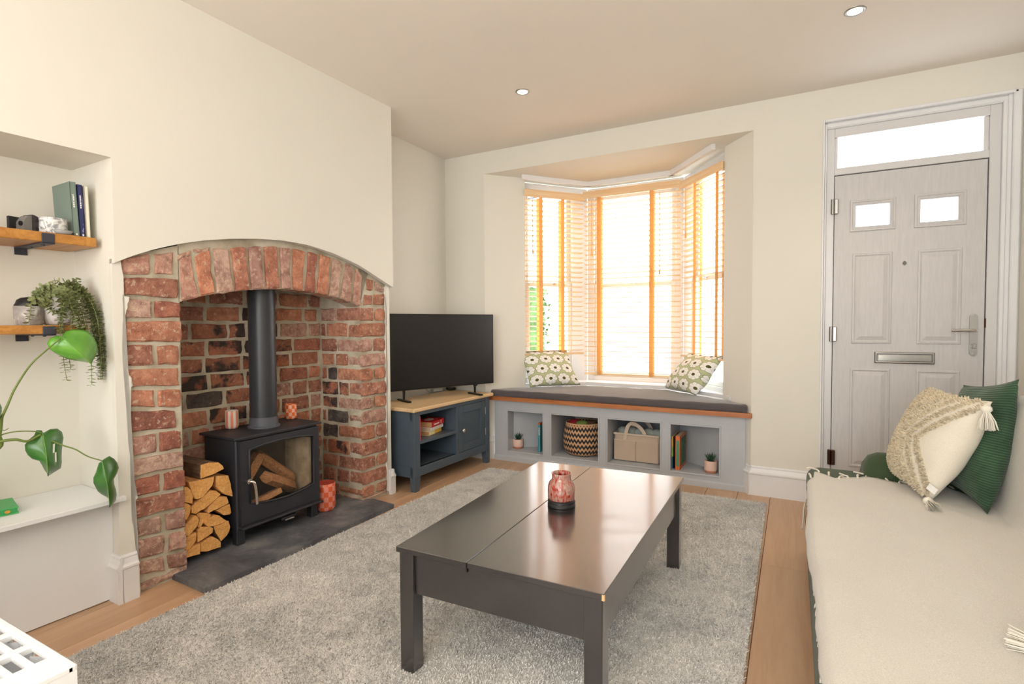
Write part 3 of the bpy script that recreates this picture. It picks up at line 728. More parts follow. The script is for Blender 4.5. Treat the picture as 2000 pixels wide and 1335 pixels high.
# door with curved sides window
dx0, dx1, dz0, dz1 = a0+.012, a1-.006, .100, .522; yd = .042
g0, g1, gz0, gz1 = 1.690, 2.082, .178, .492
def wz(u, top):   # window outline bowed a little at top and bottom
    t_ = (u-g0)/(g1-g0)*2-1
    return (gz1-.018*t_*t_) if top else (gz0+.026*t_*t_)
b = BMn(); N = 14
us = [g0+(g1-g0)*i/N for i in range(N+1)]
for y0_, y1_, e in ((yd, yd+.022, 0),):
    def vcol(y): return ([b.verts.new((dx0, y, dz0))], )
    F, K = [], []
    for y, S in ((y0_, F), (y1_, K)):
        S.append([b.verts.new((u, y, dz0)) for u in us]); S.append([b.verts.new((u, y, wz(u, False))) for u in us])
        S.append([b.verts.new((u, y, wz(u, True))) for u in us]); S.append([b.verts.new((u, y, dz1)) for u in us])
        S.append([b.verts.new((dx0, y, dz0)), b.verts.new((dx0, y, wz(g0, False))), b.verts.new((dx0, y, wz(g0, True))), b.verts.new((dx0, y, dz1))])
        S.append([b.verts.new((dx1, y, dz0)), b.verts.new((dx1, y, wz(g1, False))), b.verts.new((dx1, y, wz(g1, True))), b.verts.new((dx1, y, dz1))])
    for S in (F, K):
        for i in range(N):
            b.faces.new((S[0][i], S[0][i+1], S[1][i+1], S[1][i])); b.faces.new((S[2][i], S[2][i+1], S[3][i+1], S[3][i]))
        for (e_, i) in ((4, 0), (5, N)):
            c_ = S[e_]
            b.faces.new((c_[0], c_[1], S[1][i], S[0][i])); b.faces.new((c_[1], c_[2], S[2][i], S[1][i])); b.faces.new((c_[2], c_[3], S[3][i], S[2][i]))
    for r_ in (1, 2):
        for i in range(N): b.faces.new((F[r_][i], F[r_][i+1], K[r_][i+1], K[r_][i]))
    for i in (0, N): b.faces.new((F[1][i], F[2][i], K[2][i], K[1][i]))
    for i in range(N):
        b.faces.new((F[0][i], F[0][i+1], K[0][i+1], K[0][i])); b.faces.new((F[3][i], F[3][i+1], K[3][i+1], K[3][i]))
    for e_ in (4, 5):
        for i in range(3): b.faces.new((F[e_][i], F[e_][i+1], K[e_][i+1], K[e_][i]))
        ii = 0 if e_ == 4 else N
        b.faces.new((F[e_][0], F[0][ii], K[0][ii], K[e_][0])); b.faces.new((F[e_][3], F[3][ii], K[3][ii], K[e_][3]))
door = obj('door', b, M['stove'], st)
# raised lip round the glass
b = BMn()
loop = [(u, yd-.001, wz(u, False)) for u in us]+[(u, yd-.001, wz(u, True)) for u in us[::-1]]; loop.append(loop[0])
tube(b, loop, .0055, 6); obj('window_bead', b, M['stove'], door, smooth=True)
b = BMn(); prism(b, [(u, wz(u, False)-.004) for u in us]+[(u, wz(u, True)+.004) for u in us[::-1]], yd+.010, yd+.014); obj('glass', b, M['stoveglass'], door)
b = BMn(); tube(b, spline([(1.672, yd+.0, .322), (1.672, yd-.030, .322), (1.672+.012, yd-.045, .314), (1.672+.02, yd-.047, .262), (1.672+.024, yd-.046, .205)], 5), .0075, 10)
tube(b, [(1.672, yd-.018, .322), (1.672, yd-.028, .322)], .014, 12); obj('handle', b, M['chrome'], door, smooth=True, angle=50)
b = BMn(); box(b, (dx0-.008, .018, .084), (dx1+.006, .07, .097), bev=.005, seg=2); obj('ash_lip', b, M['stove'], st)
b = BMn(); box(b, (1.87, .012, .058), (1.925, .05, .066), bev=.002, M=None); obj('air_control', b, M['nickel'], st)
b = BMn(); box(b, (1.86, .03, .062), (1.95, .3, .074)); obj('air_slide', b, M['stove'], st)
# fire chamber lining
b = BMn(); box(b, (a1-.046, e0+.02, .115), (a1-.031, e1-.035, .46)); box(b, (a0+.031, e0+.02, .115), (a0+.046, e1-.035, .46)); obj('fire_brick', b, M['firebrick'], st)
b = BMn(); box(b, (a0+.048, e1-.047, .115), (a1-.048, e1-.032, .47)); box(b, (a0+.05, .12, .46), (a1-.05, e1-.05, .475)); obj('rear_brick', b, M['stovein'], st)
b = BMn(); box(b, (a0+.05, .075, .112), (a1-.05, .10, .165)); 
for i in range(3): box(b, (a0+.13+i*.09, .07, .135), (a0+.20+i*.09, .076, .142))
obj('log_guard', b, M['slate'], st)
# flue
b = BMn(); lathe(b, [(.083, T), (.083, T+.006), (.074, T+.012), (.0705, T+.052), (.0705, T+.056)], 40, c=(1.888, .205, 0)); obj('collar', b, simple('grey_flue_collar', (88, 90, 98), .5), st, smooth=True, angle=40)
b = BMn(); lathe(b, [(.0685, T+.045), (.0685, 1.345)], 48, c=(1.888, .205, 0)); obj('flue_pipe', b, simple('satin_black_flue', (52, 54, 60), .38), st, smooth=True)

# ------------------------------------------------------------------ logs
Z = lambda x, y: (340+x/5.134, 820+y/5.134)
def log(poly, label, d0, d1, mats, group, jit=.0, name='firewood_log', rs=None, chunk=True):
    P = [W(*Z(x, y), d0) for x, y in poly]
    cu = sum(p[0] for p in P)/len(P); cz = sum(p[1] for p in P)/len(P)
    t_bm = BMn(); rnd = random.Random(len(poly)*7+int(poly[0][0]))
    # densify, chamfer
    Q = []
    for i in range(len(P)):
        a, c = V(P[i]), V(P[(i+1) % len(P)]); n = max(1, int((c-a).length/.02))
        for k in range(n): Q.append(a+(c-a)*k/n+V((rnd.uniform(-.0012, .0012), rnd.uniform(-.0012, .0012))))
    cc = V((cu, cz)); L = d1-d0
    rings = []
    for dd, sc, j in ((0, .965, .001), (.004, .99, 0), (L*.3, 1, .002), (L*.65, .99, .002), (L-.004, .97, .002), (L, .93, 0)):
        rings.append([t_bm.verts.new((v.x*0+(cc.x+(v.x-cc.x)*sc)-cu+rnd.uniform(-j, j), dd, (cc.y+(v.y-cc.y)*sc)-cz+rnd.uniform(-j, j))) for v in Q])
    n = len(Q)
    for k in range(len(rings)-1):
        for i in range(n):
            f = t_bm.faces.new((rings[k][i], rings[k][(i+1) % n], rings[k+1][(i+1) % n], rings[k+1][i]))
            f.material_index = 0 if k == 0 else (2 if (rnd.random() < .0 or False) else 1)
            e = (V(Q[(i+1) % n])-V(Q[i]))
    f0 = t_bm.faces.new(rings[0]); f1 = t_bm.faces.new(rings[-1]); f0.material_index = f1.material_index = 0
    bmesh.ops.triangulate(t_bm, faces=[f0, f1])
    o = obj(name, t_bm, mats); o.matrix_world = BM @ Matrix.Translation((cu, d0, cz)); tag(o, label, 'log', group); return o
G = 'split logs stacked beside the stove'
E1 = [M['logend'], M['logend2'], M['bark']]; E2 = [M['logend'], M['bark'], M['bark']]
LOGS = [
 ([(270,450),(350,425),(450,422),(490,455),(503,488),(470,505),(400,540),(265,590)], 'half-round split log with dark bark lying on the very top of the log stack', .07, E2),
 ([(140,620),(205,610),(300,590),(405,562),(402,610),(385,655),(345,705),(290,770),(240,795),(205,790),(165,700)], 'large quarter log just under the topmost half-round log, left of its neighbour', .075, E1),
 ([(422,560),(545,552),(570,650),(590,765),(520,748),(465,712),(428,672)], 'quarter log with curved left edge leaning on the stove, second row from the top', .075, E1),
 ([(172,880),(180,860),(365,703),(425,705),(475,740),(430,785),(350,855),(300,890),(215,942),(175,932)], 'long slanting split log in the middle of the stack', .08, E1),
 ([(352,872),(460,765),(530,768),(552,828),(470,872),(345,932),(333,925)], 'wedge log with a rough rim below the slanting log, touching the stove', .075, E1),
 ([(556,838),(572,925),(560,945),(500,955),(425,908),(480,872)], 'flat wedge log under the rough-rimmed wedge, against the stove side', .08, E1),
 ([(85,670),(130,672),(165,700),(192,765),(188,838),(140,830),(85,822)], 'rounded log half hidden behind the brick pier, upper of the two at the left', .07, E1),
 ([(85,825),(140,835),(168,860),(160,930),(130,1000),(85,1010)], 'log half hidden behind the brick pier, lower of the two at the left', .07, E1),
 ([(95,1060),(140,1020),(215,955),(240,970),(250,1000),(235,1062),(150,1162),(95,1160)], 'slanting wedge log at the left edge, above the bottom rows', .07, E1),
 ([(228,950),(250,932),(350,930),(372,950),(362,975),(300,1025),(262,1082),(240,1075),(256,1005)], 'curved split log just below the middle slanting log', .085, E1),
 ([(295,1035),(360,978),(420,950),(455,955),(532,1012),(500,1032),(430,1058),(345,1072)], 'flat boat-shaped log lying above the bottom right round log', .075, E1),
 ([(402,1065),(470,1050),(548,1008),(565,1065),(555,1115),(530,1160),(475,1212),(420,1130)], 'rough-barked round-sided log second from the bottom beside the stove', .07, E2),
 ([(240,1105),(272,1072),(350,1072),(395,1078),(390,1125),(300,1190),(240,1230),(232,1160)], 'chunky quarter log in the middle of the second row from the bottom', .075, E1),
 ([(95,1200),(140,1165),(215,1122),(228,1140),(220,1210),(145,1310),(95,1330)], 'triangular log low at the left edge of the stack', .07, E1),
 ([(268,1240),(345,1185),(395,1170),(440,1190),(472,1222),(470,1272),(335,1316),(262,1318)], 'squarish log with a ragged top on the hearth at the bottom right of the stack', .07, E1),
 ([(95,1340),(150,1300),(262,1238),(264,1338),(185,1362),(95,1388)], 'pale wedge log on the hearth at the bottom left of the stack', .06, E1)]
for poly, lb, d0, mm in LOGS: log(poly, lb, d0, .36, mm, G)
# three logs laid inside the stove, one in front of the grate
def billet(s, d, z, L, r, rot, label, flatside=.6, seed=0):
    rnd = random.Random(seed); b = BMn(); n = 6
    pr = []
    for i in range(n):
        a = 2*PI*i/n; rr_ = r*1.12*(1 if math.sin(a) > -.1 else flatside)*rnd.uniform(.72, 1.12); pr.append((rr_*math.cos(a), rr_*math.sin(a)))
    rings = []
    for k in range(5):
        x = -L/2+L*k/4; sc = .93 if k in (0, 4) else rnd.uniform(.97, 1.04)
        rings.append([b.verts.new((x, y*sc, z_*sc)) for y, z_ in pr])
    for k in range(4):
        for i in range(n): b.faces.new((rings[k][i], rings[k][(i+1) % n], rings[k+1][(i+1) % n], rings[k+1][i]))
    b.faces.new(rings[0][::-1]); b.faces.new(rings[-1])
    o = obj('firewood_log', b, M['firelog']); o.matrix_world = BM @ Matrix.Translation((s, d, z)) @ rot; tag(o, label, 'log', 'logs inside the stove'); return o
Rx = lambda a: Matrix.Rotation(math.radians(a), 4, 'Y')
billet(1.765, .175, .315, .27, .040, Rx(-52), 'log propped upright at the left inside the stove', seed=1)
billet(1.945, .195, .325, .27, .040, Rx(40), 'log sloping down to the right inside the stove, the higher of the two', seed=2)
billet(1.925, .145, .255, .24, .045, Rx(28) @ Matrix.Rotation(.3, 4, 'Z'), 'thick log lying below the sloping log inside the stove', seed=3)
billet(1.795, .115, .195, .24, .030, Rx(-10), 'small log lying flat at the front inside the stove', seed=4)

# ------------------------------------------------------------------ tumblers
def checker(name, ca, cb, nu, zs, swap=False):
    t = NT(name); s = t.sep(t.co()); ang = t.math('ARCTAN2', s[1], s[0])
    u = t.math('FLOOR', t.math('MULTIPLY', t.math('ADD', ang, PI), nu/(2*PI)))
    v = t.math('FLOOR', t.math('DIVIDE', s[2], zs))
    k = t.math('MODULO', t.math('ABSOLUTE', t.math('ADD', u, v)), 2.0)
    return t.fin(t.mix(k, lin(ca), lin(cb)), .25, 0)
def stripes(name, ca, cb, nu):
    t = NT(name); s = t.sep(t.co()); ang = t.math('ARCTAN2', s[1], s[0])
    k = t.math('GREATER_THAN', t.math('SINE', t.math('MULTIPLY', ang, float(nu))), 0.0)
    return t.fin(t.mix(k, lin(ca), lin(cb)), .3, 0)
def tumbler(name, label, cat, loc, r, h, mo, mi_, fuzz=.9):
    t = thing(name, label, cat, loc)
    b = BMn(); lathe(b, [(r*.55, 0), (r*.78, .003), (r*.92, h*.09), (r, h*.22), (r, h*.8), (r*.97, h-.002), (r*.94, h)], 40, cap0=True); obj('cup', b, mo, t, smooth=True)
    b = BMn(); lathe(b, [(r*.94, h), (r*.9, h*.9), (r*.9, h*.2), (r*.5, h*.1)], 40, cap1=True); obj('inside', b, mi_, t, smooth=True)
    return t
def onpl(px, py, z): return at(px, py, z=z)
p = onpl(454.5, 838, HZ+T); tumbler('tumbler', 'white ceramic tumbler with pink and orange stripes on top of the stove', 'cup', (p.x-.02, p.y+.01, HZ+T), .0335, .098, stripes('striped_glaze', (244, 226, 214), (238, 150, 122), 8), simple('cream_glaze', (240, 232, 224), .3))
p = onpl(570, 819, HZ+T); tumbler('tumbler', 'orange and pink checked tumbler on top of the stove, right of the flue', 'cup', (p.x-.02, p.y+.01, HZ+T), .034, .090, checker('small_orange_check', (244, 120, 48), (252, 190, 170), 12, .0215), simple('orange_glaze', (240, 120, 60), .3))
# tall checked candle jar on the hearth
P = BM @ V((2.205, .095, HZ)); tumbler('candle_jar', 'tall coral and orange checked candle jar on the hearth, right of the stove', 'jar', P, .057, .165, checker('coral_check', (226, 100, 58), (238, 146, 130), 14, .030), simple('coral_glaze', (206, 92, 74), .3))
# ------------------------------------------------------------------ TV unit (local x along the front, y into the alcove)
U = at(812, 962, z=0.0)
tvu = thing('tv_cabinet', 'slate blue painted TV cabinet with pale oak top, open shelf and one door', 'cabinet', (-2.215, 2.765, 0), math.radians(87.4))
UW, UD, UT = .912, .400, .567
def ubox(name, a, c, m, par=None, bev=.002):
    b = BMn(); box(b, a, c, bev=bev); return obj(name, b, m, par or tvu)
ubox('top', (-.03, -.022, UT-.026), (UW+.03, UD, UT), M['oaktop'], bev=.006)
LW = .055; z0, z1 = .115, UT-.026
for (x, y) in ((0, 0), (UW-LW, 0), (0, UD-.05), (UW-LW, UD-.05)):
    b = BMn(); box(b, (x, y, .09), (x+LW, y+.045, z1), bev=.002)
    # tapered foot
    tx = .012
    A = [b.verts.new(p) for p in ((x, y, .09), (x+LW, y, .09), (x+LW, y+.045, .09), (x, y+.045, .09))]
    ix0 = x+(0 if x < .3 else tx); ix1 = x+LW-(tx if x < .3 else 0)
    B = [b.verts.new(p) for p in ((ix0, y+.002, 0), (ix1, y+.002, 0), (ix1, y+.04, 0), (ix0, y+.04, 0))]
    for i in range(4): b.faces.new((A[i], A[(i+1) % 4], B[(i+1) % 4], B[i]))
    b.faces.new(B)
    obj('leg', b, M['blue'], tvu)
b = BMn(); box(b, (.008, .02, z0), (.022, UD-.02, z1)); obj('side_panel', b, M['blue'], tvu)
for za_, zb_ in ((z1-.06, z1), (z0-.02, z0+.05)):
    b = BMn(); box(b, (.0, .02, za_), (.010, UD-.02, zb_)); obj('side_rail', b, M['blue'], tvu)
b = BMn(); box(b, (UW-.022, .02, z0), (UW-.002, UD-.02, z1)); obj('side_panel', b, M['blue'], tvu)
ubox('rail', (LW, .004, z1-.028), (UW-LW, .03, z1), M['blue'])
ubox('rail', (LW, .004, .100), (UW-LW, .03, .160), M['blue'])
XM = .470
ubox('partition', (XM, .004, .155), (XM+.028, UD-.02, z1-.02), M['blue'])
ubox('shelf', (LW-.03, .004, .315), (XM, UD-.03, .338), M['blue'])
ubox('bottom_shelf', (.02, .01, .145), (UW-.02, UD-.03, .160), M['bluein'])
ubox('back_panel', (.01, UD-.035, .12), (UW-.01, UD-.025, z1), M['bluein'])
b = BMn(); X0, X1, Z0, Z1 = XM+.031, UW-LW-.003, .163, z1-.031
for a, c in (((X0, .006, Z0), (X0+.055, .026, Z1)), ((X1-.055, .006, Z0), (X1, .026, Z1)), ((X0+.055, .006, Z0), (X1-.055, .026, Z0+.055)), ((X0+.055, .006, Z1-.055), (X1-.055, .026, Z1))): box(b, a, c, bev=.0015)
dr = obj('door', b, M['blue'], tvu)
b = BMn(); box(b, (X0+.05, .016, Z0+.05), (X1-.05, .022, Z1-.05)); obj('door_panel', b, M['blue'], dr)
b = BMn(); lathe(b, [(.007, 0), (.006, .012), (.015, .018), (.017, .025), (.012, .032), (.001, .034)], 24, cap1=True)
k = obj('knob', b, M['chrome'], dr, smooth=True); k.matrix_local = Matrix.Translation((X0+.030, .006, (Z0+Z1)/2-.01)) @ Matrix.Rotation(PI/2, 4, 'X')
for z in (Z1-.08, Z0+.10):
    b = BMn(); tube(b, [(X1+.002, .003, z-.028), (X1+.002, .003, z+.028)], .004, 8); obj('hinge', b, M['chrome'], dr)
TM = Matrix.Translation((-2.215, 2.765, 0)) @ Matrix.Rotation(math.radians(87.4), 4, 'Z')
def book(name, label, size, M4, cover, pages=None, cat='book', group=None, spine='-y', band=None):
    """size = (thickness x, depth y, height z); spine faces -y"""
    w, d, h = size; c = .0022
    t = thing(name, label, cat, group=group); t.matrix_world = M4
    b = BMn(); box(b, (0, 0, 0), (c, d, h)); box(b, (w-c, 0, 0), (w, d, h)); box(b, (0, 0, 0), (w, c, h), bev=0); obj('cover', b, cover, t)
    b = BMn(); box(b, (c, c, .003), (w-c, d-.004, h-.003)); obj('pages', b, pages or M['paper'], t)
    return t
t = NT('book_pages'); v = t.mapp(t.co(), (900, 3, 3)); n = t.noise(1, 2, v)
M['paper'] = t.fin(t.ramp(n, [(.35, lin((206, 186, 152))), (.65, lin((240, 226, 200)))]), .9)
M['paper2'] = simple('browned_paper', (214, 170, 122), .9)
def flatbook(label, s, d, z, L, Wd, th, ang, cover, pages, group, name='paperback_book'):
    """lying flat, spine towards the viewer; L along x"""
    t = thing(name, label, 'book', group=group); t.matrix_world = TM @ Matrix.Translation((s, d, z)) @ Matrix.Rotation(ang, 4, 'Z')
    b = BMn(); box(b, (0, 0, 0), (L, Wd, .002)); box(b, (0, 0, th-.002), (L, Wd, th)); box(b, (0, 0, 0), (L, .002, th)); obj('cover', b, cover, t)
    b = BMn(); box(b, (.001, .002, .002), (L-.003, Wd-.002, th-.002)); obj('pages', b, pages, t); return t
def col(name, rgb, r=.45, **k): return simple(name, rgb, r, **k)
sh = .338; gp = 'paperbacks stacked in the TV cabinet'
def twotone(name, axis, edge, c0, c1, rough=.45, c2=None, e2=None):
    t = NT(name); s = t.sep(t.co()); f = t.math('GREATER_THAN', s[axis], edge); c = t.mix(f, lin(c0), lin(c1))
    if c2 is not None: c = t.mix(t.math('GREATER_THAN', s[axis], e2), c, lin(c2))
    return t.fin(c, rough)
flatbook('paperback with white and yellow spine, lowest of the stack in the TV cabinet', .215, .055, sh, .20, .13, .030, .22, twotone('yellow_spine', 0, .09, (250, 236, 180), (248, 196, 70)), M['paper2'], gp)
flatbook('white paperback in the middle of the stack in the TV cabinet', .225, .05, sh+.030, .198, .128, .026, .20, col('white_cover', (244, 238, 232)), M['paper'], gp)
rbk = flatbook('thick red paperback with a white oval on its cover, topmost in the TV cabinet', .235, .045, sh+.056, .20, .13, .038, .22, col('red_cover', (206, 34, 44)), M['paper2'], gp)
b = BMn(); lathe(b, [(.04, .0), (.04, .0006)], 24, cap0=True, cap1=True); e = obj('cover_oval', b, col('pale_oval', (226, 214, 206)), rbk); e.location = (.10, .075, .0381); e.scale = (1.2, .8, 1)
b = BMn(); box(b, (.03, -.0006, .012), (.115, .0, .022)); box(b, (.14, -.0006, .006), (.150, 0, .032)); obj('spine_lettering', b, col('white_ink', (244, 230, 226)), rbk)
t = thing('paperback_book', 'slim red book standing upright at the left inside the TV cabinet', 'book'); t.matrix_world = TM @ Matrix.Translation((.0595, .012, sh)) @ Matrix.Rotation(-.02, 4, 'Z')
b = BMn(); box(b, (0, 0, 0), (.0175, .11, .165), bev=.002); obj('cover', b, col('coral_red_cover', (232, 70, 84)), t)
b = BMn(); box(b, (.002, .004, .1649), (.0155, .108, .1655)); obj('pages', b, M['paper'], t)

# ------------------------------------------------------------------ television
pr_ = V((-2.142, 3.693, 0)); dl = (V((-2.545, 2.83, 0))-pr_).normalized()
TW = .962
tx = -dl; px_ = pr_+dl*TW
tvM = Matrix.Translation((px_.x, px_.y, .647)) @ Matrix.Rotation(math.atan2(tx.y, tx.x), 4, 'Z')
tv = thing('television', 'flat black widescreen television standing on the TV cabinet', 'television'); tv.matrix_world = tvM
TH = .556
b = BMn(); box(b, (0, 0, 0), (TW, .022, TH), bev=.003); box(b, (.15, .02, .06), (TW-.15, .055, TH*.62), bev=.008); obj('casing', b, M['blackplastic'], tv)
b = BMn(); box(b, (.007, -.0012, .012), (TW-.007, .0, TH-.007)); obj('screen', b, M['tvscreen'], tv)
b = BMn(); box(b, (TW*.80, -.006, -.010), (TW*.80+.03, .01, .004), bev=.001); obj('sensor', b, M['blackplastic'], tv)
for x in (.175, TW-.175):
    b = BMn(); tube(b, [(x, .012, .01), (x, .012, -.066)], [.011, .008], 10)
    prism(b, [(x-.012, -.085), (x+.012, -.085), (x+.014, 0), (x+.012, .10), (x-.012, .10), (x-.014, 0)], -.0795, -.068, flat); obj('foot', b, M['blackplastic'], tv)
def tvbox(name, label, cat, px, py, w, d, h, m, ang=.1):
    P_ = at(px, py, z=UT); t = thing(name, label, cat, (P_.x, P_.y, UT), math.radians(64))
    b = BMn(); box(b, (-w/2, 0, .002), (w/2, d, h), bev=.005, seg=2); obj('case', b, m, t); b = BMn(); box(b, (-w/2+.01, .01, 0), (w/2-.01, d-.01, .003)); obj('base', b, M['blackplastic'], t)
    return t
t = tvbox('media_box', 'small white media box under the television', 'router', 856, 765, .085, .075, .024, simple('white_plastic', (206, 204, 200), .4))
t = tvbox('media_box', 'small black set-top box under the television, right of the white one', 'set-top box', 884, 762, .07, .06, .026, M['blackplastic'])
b = BMn(); lathe(b, [(.018, .026), (.018, .029), (.012, .031)], 20, c=(.01, .03, 0), cap1=True); obj('dial', b, M['nickel'], t)
b = BMn(); P_ = at(838, 772, z=UT); q = [(P_.x+.0, P_.y, UT+.003), (P_.x-.02, P_.y+.03, UT+.02), (P_.x-.05, P_.y+.03, UT+.045), (P_.x-.08, P_.y+.06, UT+.06)]
tube(b, spline(q, 5), .002, 6); tag(obj('cable', b, simple('grey_cable', (150, 146, 140), .5)), 'thin grey cable behind the white box under the television', 'cable')

# ------------------------------------------------------------------ window bench
YB = 3.785
bench = thing('window_bench', 'grey painted built-in bench with four cubbies under the bay window', 'bench', (0, YB, 0))
def wx(px, py): p = at(px, py, y=YB); return p.x, p.z
bxL, bxR = -2.188, -.272
cub = []
for (q) in (((992,803),(1060,888)), ((1077,808),(1168,902)), ((1187,817),(1289,915)), ((1310,827),(1404,930))):
    (xa, za), (xb, zb_) = wx(*q[0]), wx(*q[1]); cub.append((xa, xb))
cz0, cz1 = .085, .412
b = BMn(); xs = [bxL]+[v for c in cub for v in c]+[bxR]
ztop = .500
for i in range(0, len(xs), 2): box(b, (xs[i], 0, cz0), (xs[i+1], .02, cz1))
box(b, (bxL, 0, cz1), (bxR, .02, ztop)); box(b, (bxL, 0, .0), (bxR, .02, cz0)); bmesh.ops.remove_doubles(b, verts=b.verts, dist=1e-5)
obj('face_frame', b, M['bench'], bench)
b = BMn(); prism(b, [(-.012, 0), (-.012, .035), (-.006, .042), (0, .045), (0, 0)], bxL, bxR, lambda u, v, d: (d, u, v)); obj('base_moulding', b, M['bench'], bench)
for i, (xa, xb) in enumerate(cub):
    # frame bead around each opening
    b = BMn(); w = .012
    for a, c in (((xa-w, -.006, cz0-w), (xa, .0, cz1+w)), ((xb, -.006, cz0-w), (xb+w, .0, cz1+w)), ((xa, -.006, cz1), (xb, 0, cz1+w)), ((xa, -.006, cz0-w), (xb, 0, cz0))): box(b, a, c, bev=.002)
    obj('cubby_bead', b, M['bench'], bench)
    yl = {0: (.10, .36), 1: (.52, .64), 2: (.64, .52), 3: (.36, .10)}[i]
    b = BMn(); g = .012
    prism(b, [(xa-g, .02), (xb+g, .02), (xb+g, yl[1]), (xa-g, yl[0])], cz0-.012, cz0, flat)
    prism(b, [(xa-g, .02), (xb+g, .02), (xb+g, yl[1]), (xa-g, yl[0])], cz1+.02, cz1+.032, flat)
    prism(b, [(xa-g, yl[0]), (xb+g, yl[1]), (xb+g, yl[1]+.012), (xa-g, yl[0]+.012)], cz0-.012, cz1+.03, flat)
    prism(b, [(xa-g-.002, .02), (xa-g+.01, .02), (xa-g+.01, yl[0]), (xa-g-.002, yl[0])], cz0-.01, cz1+.03, flat)
    prism(b, [(xb+g-.01, .02), (xb+g+.002, .02), (xb+g+.002, yl[1]), (xb+g-.01, yl[1])], cz0-.01, cz1+.03, flat)
    obj('cubby', b, M['bench'], bench)
b = BMn(); yw = 3.742
prism(b, [(-2.228, yw), (-.236, yw), (-.230, yw+.01), (-.234, yw+.028), (-.26, yw+.05), (-.405, 3.96), (-.80, 4.45), (-1.66, 4.45), (-2.06, 3.99), (-2.245, yw+.05), (-2.236, yw+.01)], .500, .532, flat)
o = obj('seat_board', b, M['seatwood'], bench); o.location = (0, -YB, 0)
# seat cushion
def puff(outline, z0, z1, nseg=4, rad=.018):
    b = BMn(); c = V((sum(p[0] for p in outline)/len(outline), sum(p[1] for p in outline)/len(outline)))
    Q = []
    for i in range(len(outline)):
        a, d = V(outline[i]), V(outline[(i+1) % len(outline)]); n = max(1, int((d-a).length/.04))
        for k in range(n): Q.append(a+(d-a)*k/n)
    n = len(Q); nor = []
    for i in range(n):
        t_ = (Q[(i+1) % n]-Q[i-1]).normalized(); nor.append(V((t_.y, -t_.x)))
    rings = []
    prof = []
    for k in range(nseg+1):
        a = -PI/2+PI/2*k/nseg; prof.append((rad*(1-math.cos(a)), z0+rad*(1+math.sin(a))))
    for k in range(nseg+1):
        a = PI/2*k/nseg; prof.append((rad*(1-math.cos(a)), z1-rad*(1-math.sin(a))))
    for ins, z in prof:
        rings.append([b.verts.new((Q[i].x-nor[i].x*ins, Q[i].y-nor[i].y*ins, z+.0015*math.sin(i*1.3)*(z > (z0+z1)/2))) for i in range(n)])
    for k in range(len(rings)-1):
        for i in range(n): b.faces.new((rings[k][i], rings[k][(i+1) % n], rings[k+1][(i+1) % n], rings[k+1][i]))
    f0 = b.faces.new(rings[0][::-1]); f1 = b.faces.new(rings[-1]); bmesh.ops.triangulate(b, faces=[f0, f1]); return b
M['cushion'] = fabric('charcoal_fleece', (98, 91, 93), sheen=.5, var=.12)
out = [(-2.200, yw+.002), (-.262, yw+.002), (-.256, yw+.02), (-.270, yw+.05), (-.42, 3.95), (-.90, 4.36), (-1.60, 4.36), (-2.05, 3.985), (-2.20, yw+.06), (-2.208, yw+.03)]
sc_ = obj('seat_cushion', puff(out, .5325, .586), M['cushion'], smooth=True); tag(sc_, 'long charcoal seat pad covering the window bench', 'cushion')

# daisy cushions
def pillow_bm(A, B, C, D, th, n=22, pinch=.06, power=.55, wob=0, seed=0):
    """A bottom-near, B bottom-far, C top-far, D top-near; bulging both ways"""
    A, B, C, D = V(A), V(B), V(C), V(D); b = BMn(); uvl = b.loops.layers.uv.new('UVMap')
    nrm = ((B-A).cross(D-A)).normalized(); cen = (A+B+C+D)/4
    def pt(u, v, s):
        x, y = 2*u-1, 2*v-1
        uu = .5+.5*x*(1-pinch*(1-y*y)); vv = .5+.5*y*(1-pinch*(1-x*x))
        P = A*(1-uu)*(1-vv)+B*uu*(1-vv)+C*uu*vv+D*(1-uu)*vv
        h = ((1-x*x)*(1-y*y)); h = max(h, 0)**power
        w_ = wob*noise.noise(V((u*4, v*4, seed+s)))*h**.5
        return P+nrm*(s*(th*h)+w_)
    G = {}
    for s in (1, -1):
        for i in range(n+1):
            for j in range(n+1):
                if s == -1 and (i in (0, n) or j in (0, n)): G[s, i, j] = G[1, i, j]; continue
                G[s, i, j] = b.verts.new(pt(i/n, j/n, s))
    for s in (1, -1):
        for i in range(n):
            for j in range(n):
                q = [(i, j), (i+1, j), (i+1, j+1), (i, j+1)]
                if s == -1: q = q[::-1]
                f = b.faces.new([G[s, *w] for w in q])
                for l, w in zip(f.loops, q): l[uvl].uv = (w[0]/n, w[1]/n)
    return b, pt
t = NT('daisy_print'); uv = t.sep(t.co('UV'))
NX = 3.7
u = t.math('MULTIPLY', uv[0], NX); v_ = t.math('MULTIPLY', uv[1], NX)
row = t.math('FLOOR', v_); off = t.math('MULTIPLY', t.math('MODULO', row, 2.0), .5); uu = t.math('ADD', u, off)
fx = t.math('SUBTRACT', t.math('FRACT', uu), .5); fy = t.math('SUBTRACT', t.math('FRACT', v_), .5)
r = t.math('SQRT', t.math('ADD', t.math('MULTIPLY', fx, fx), t.math('MULTIPLY', fy, fy))); an = t.math('ARCTAN2', fy, fx)
an = t.math('ADD', an, t.math('MULTIPLY', t.math('FLOOR', uu), 1.7))
pet = t.math('ADD', .40, t.math('MULTIPLY', t.math('POWER', t.math('ABSOLUTE', t.math('COSINE', t.math('MULTIPLY', an, 4.0))), .6), .085)); 
pet = t.math('SUBTRACT', pet, .0)
ispet = t.math('LESS_THAN', r, pet); edge = t.math('LESS_THAN', t.math('ABSOLUTE', t.math('SUBTRACT', r, pet)), .018)
groove = t.math('LESS_THAN', t.math('ABSOLUTE', t.math('COSINE', t.math('MULTIPLY', an, 4.0))), .10); groove = t.math('MULTIPLY', groove, t.math('GREATER_THAN', r, .22))
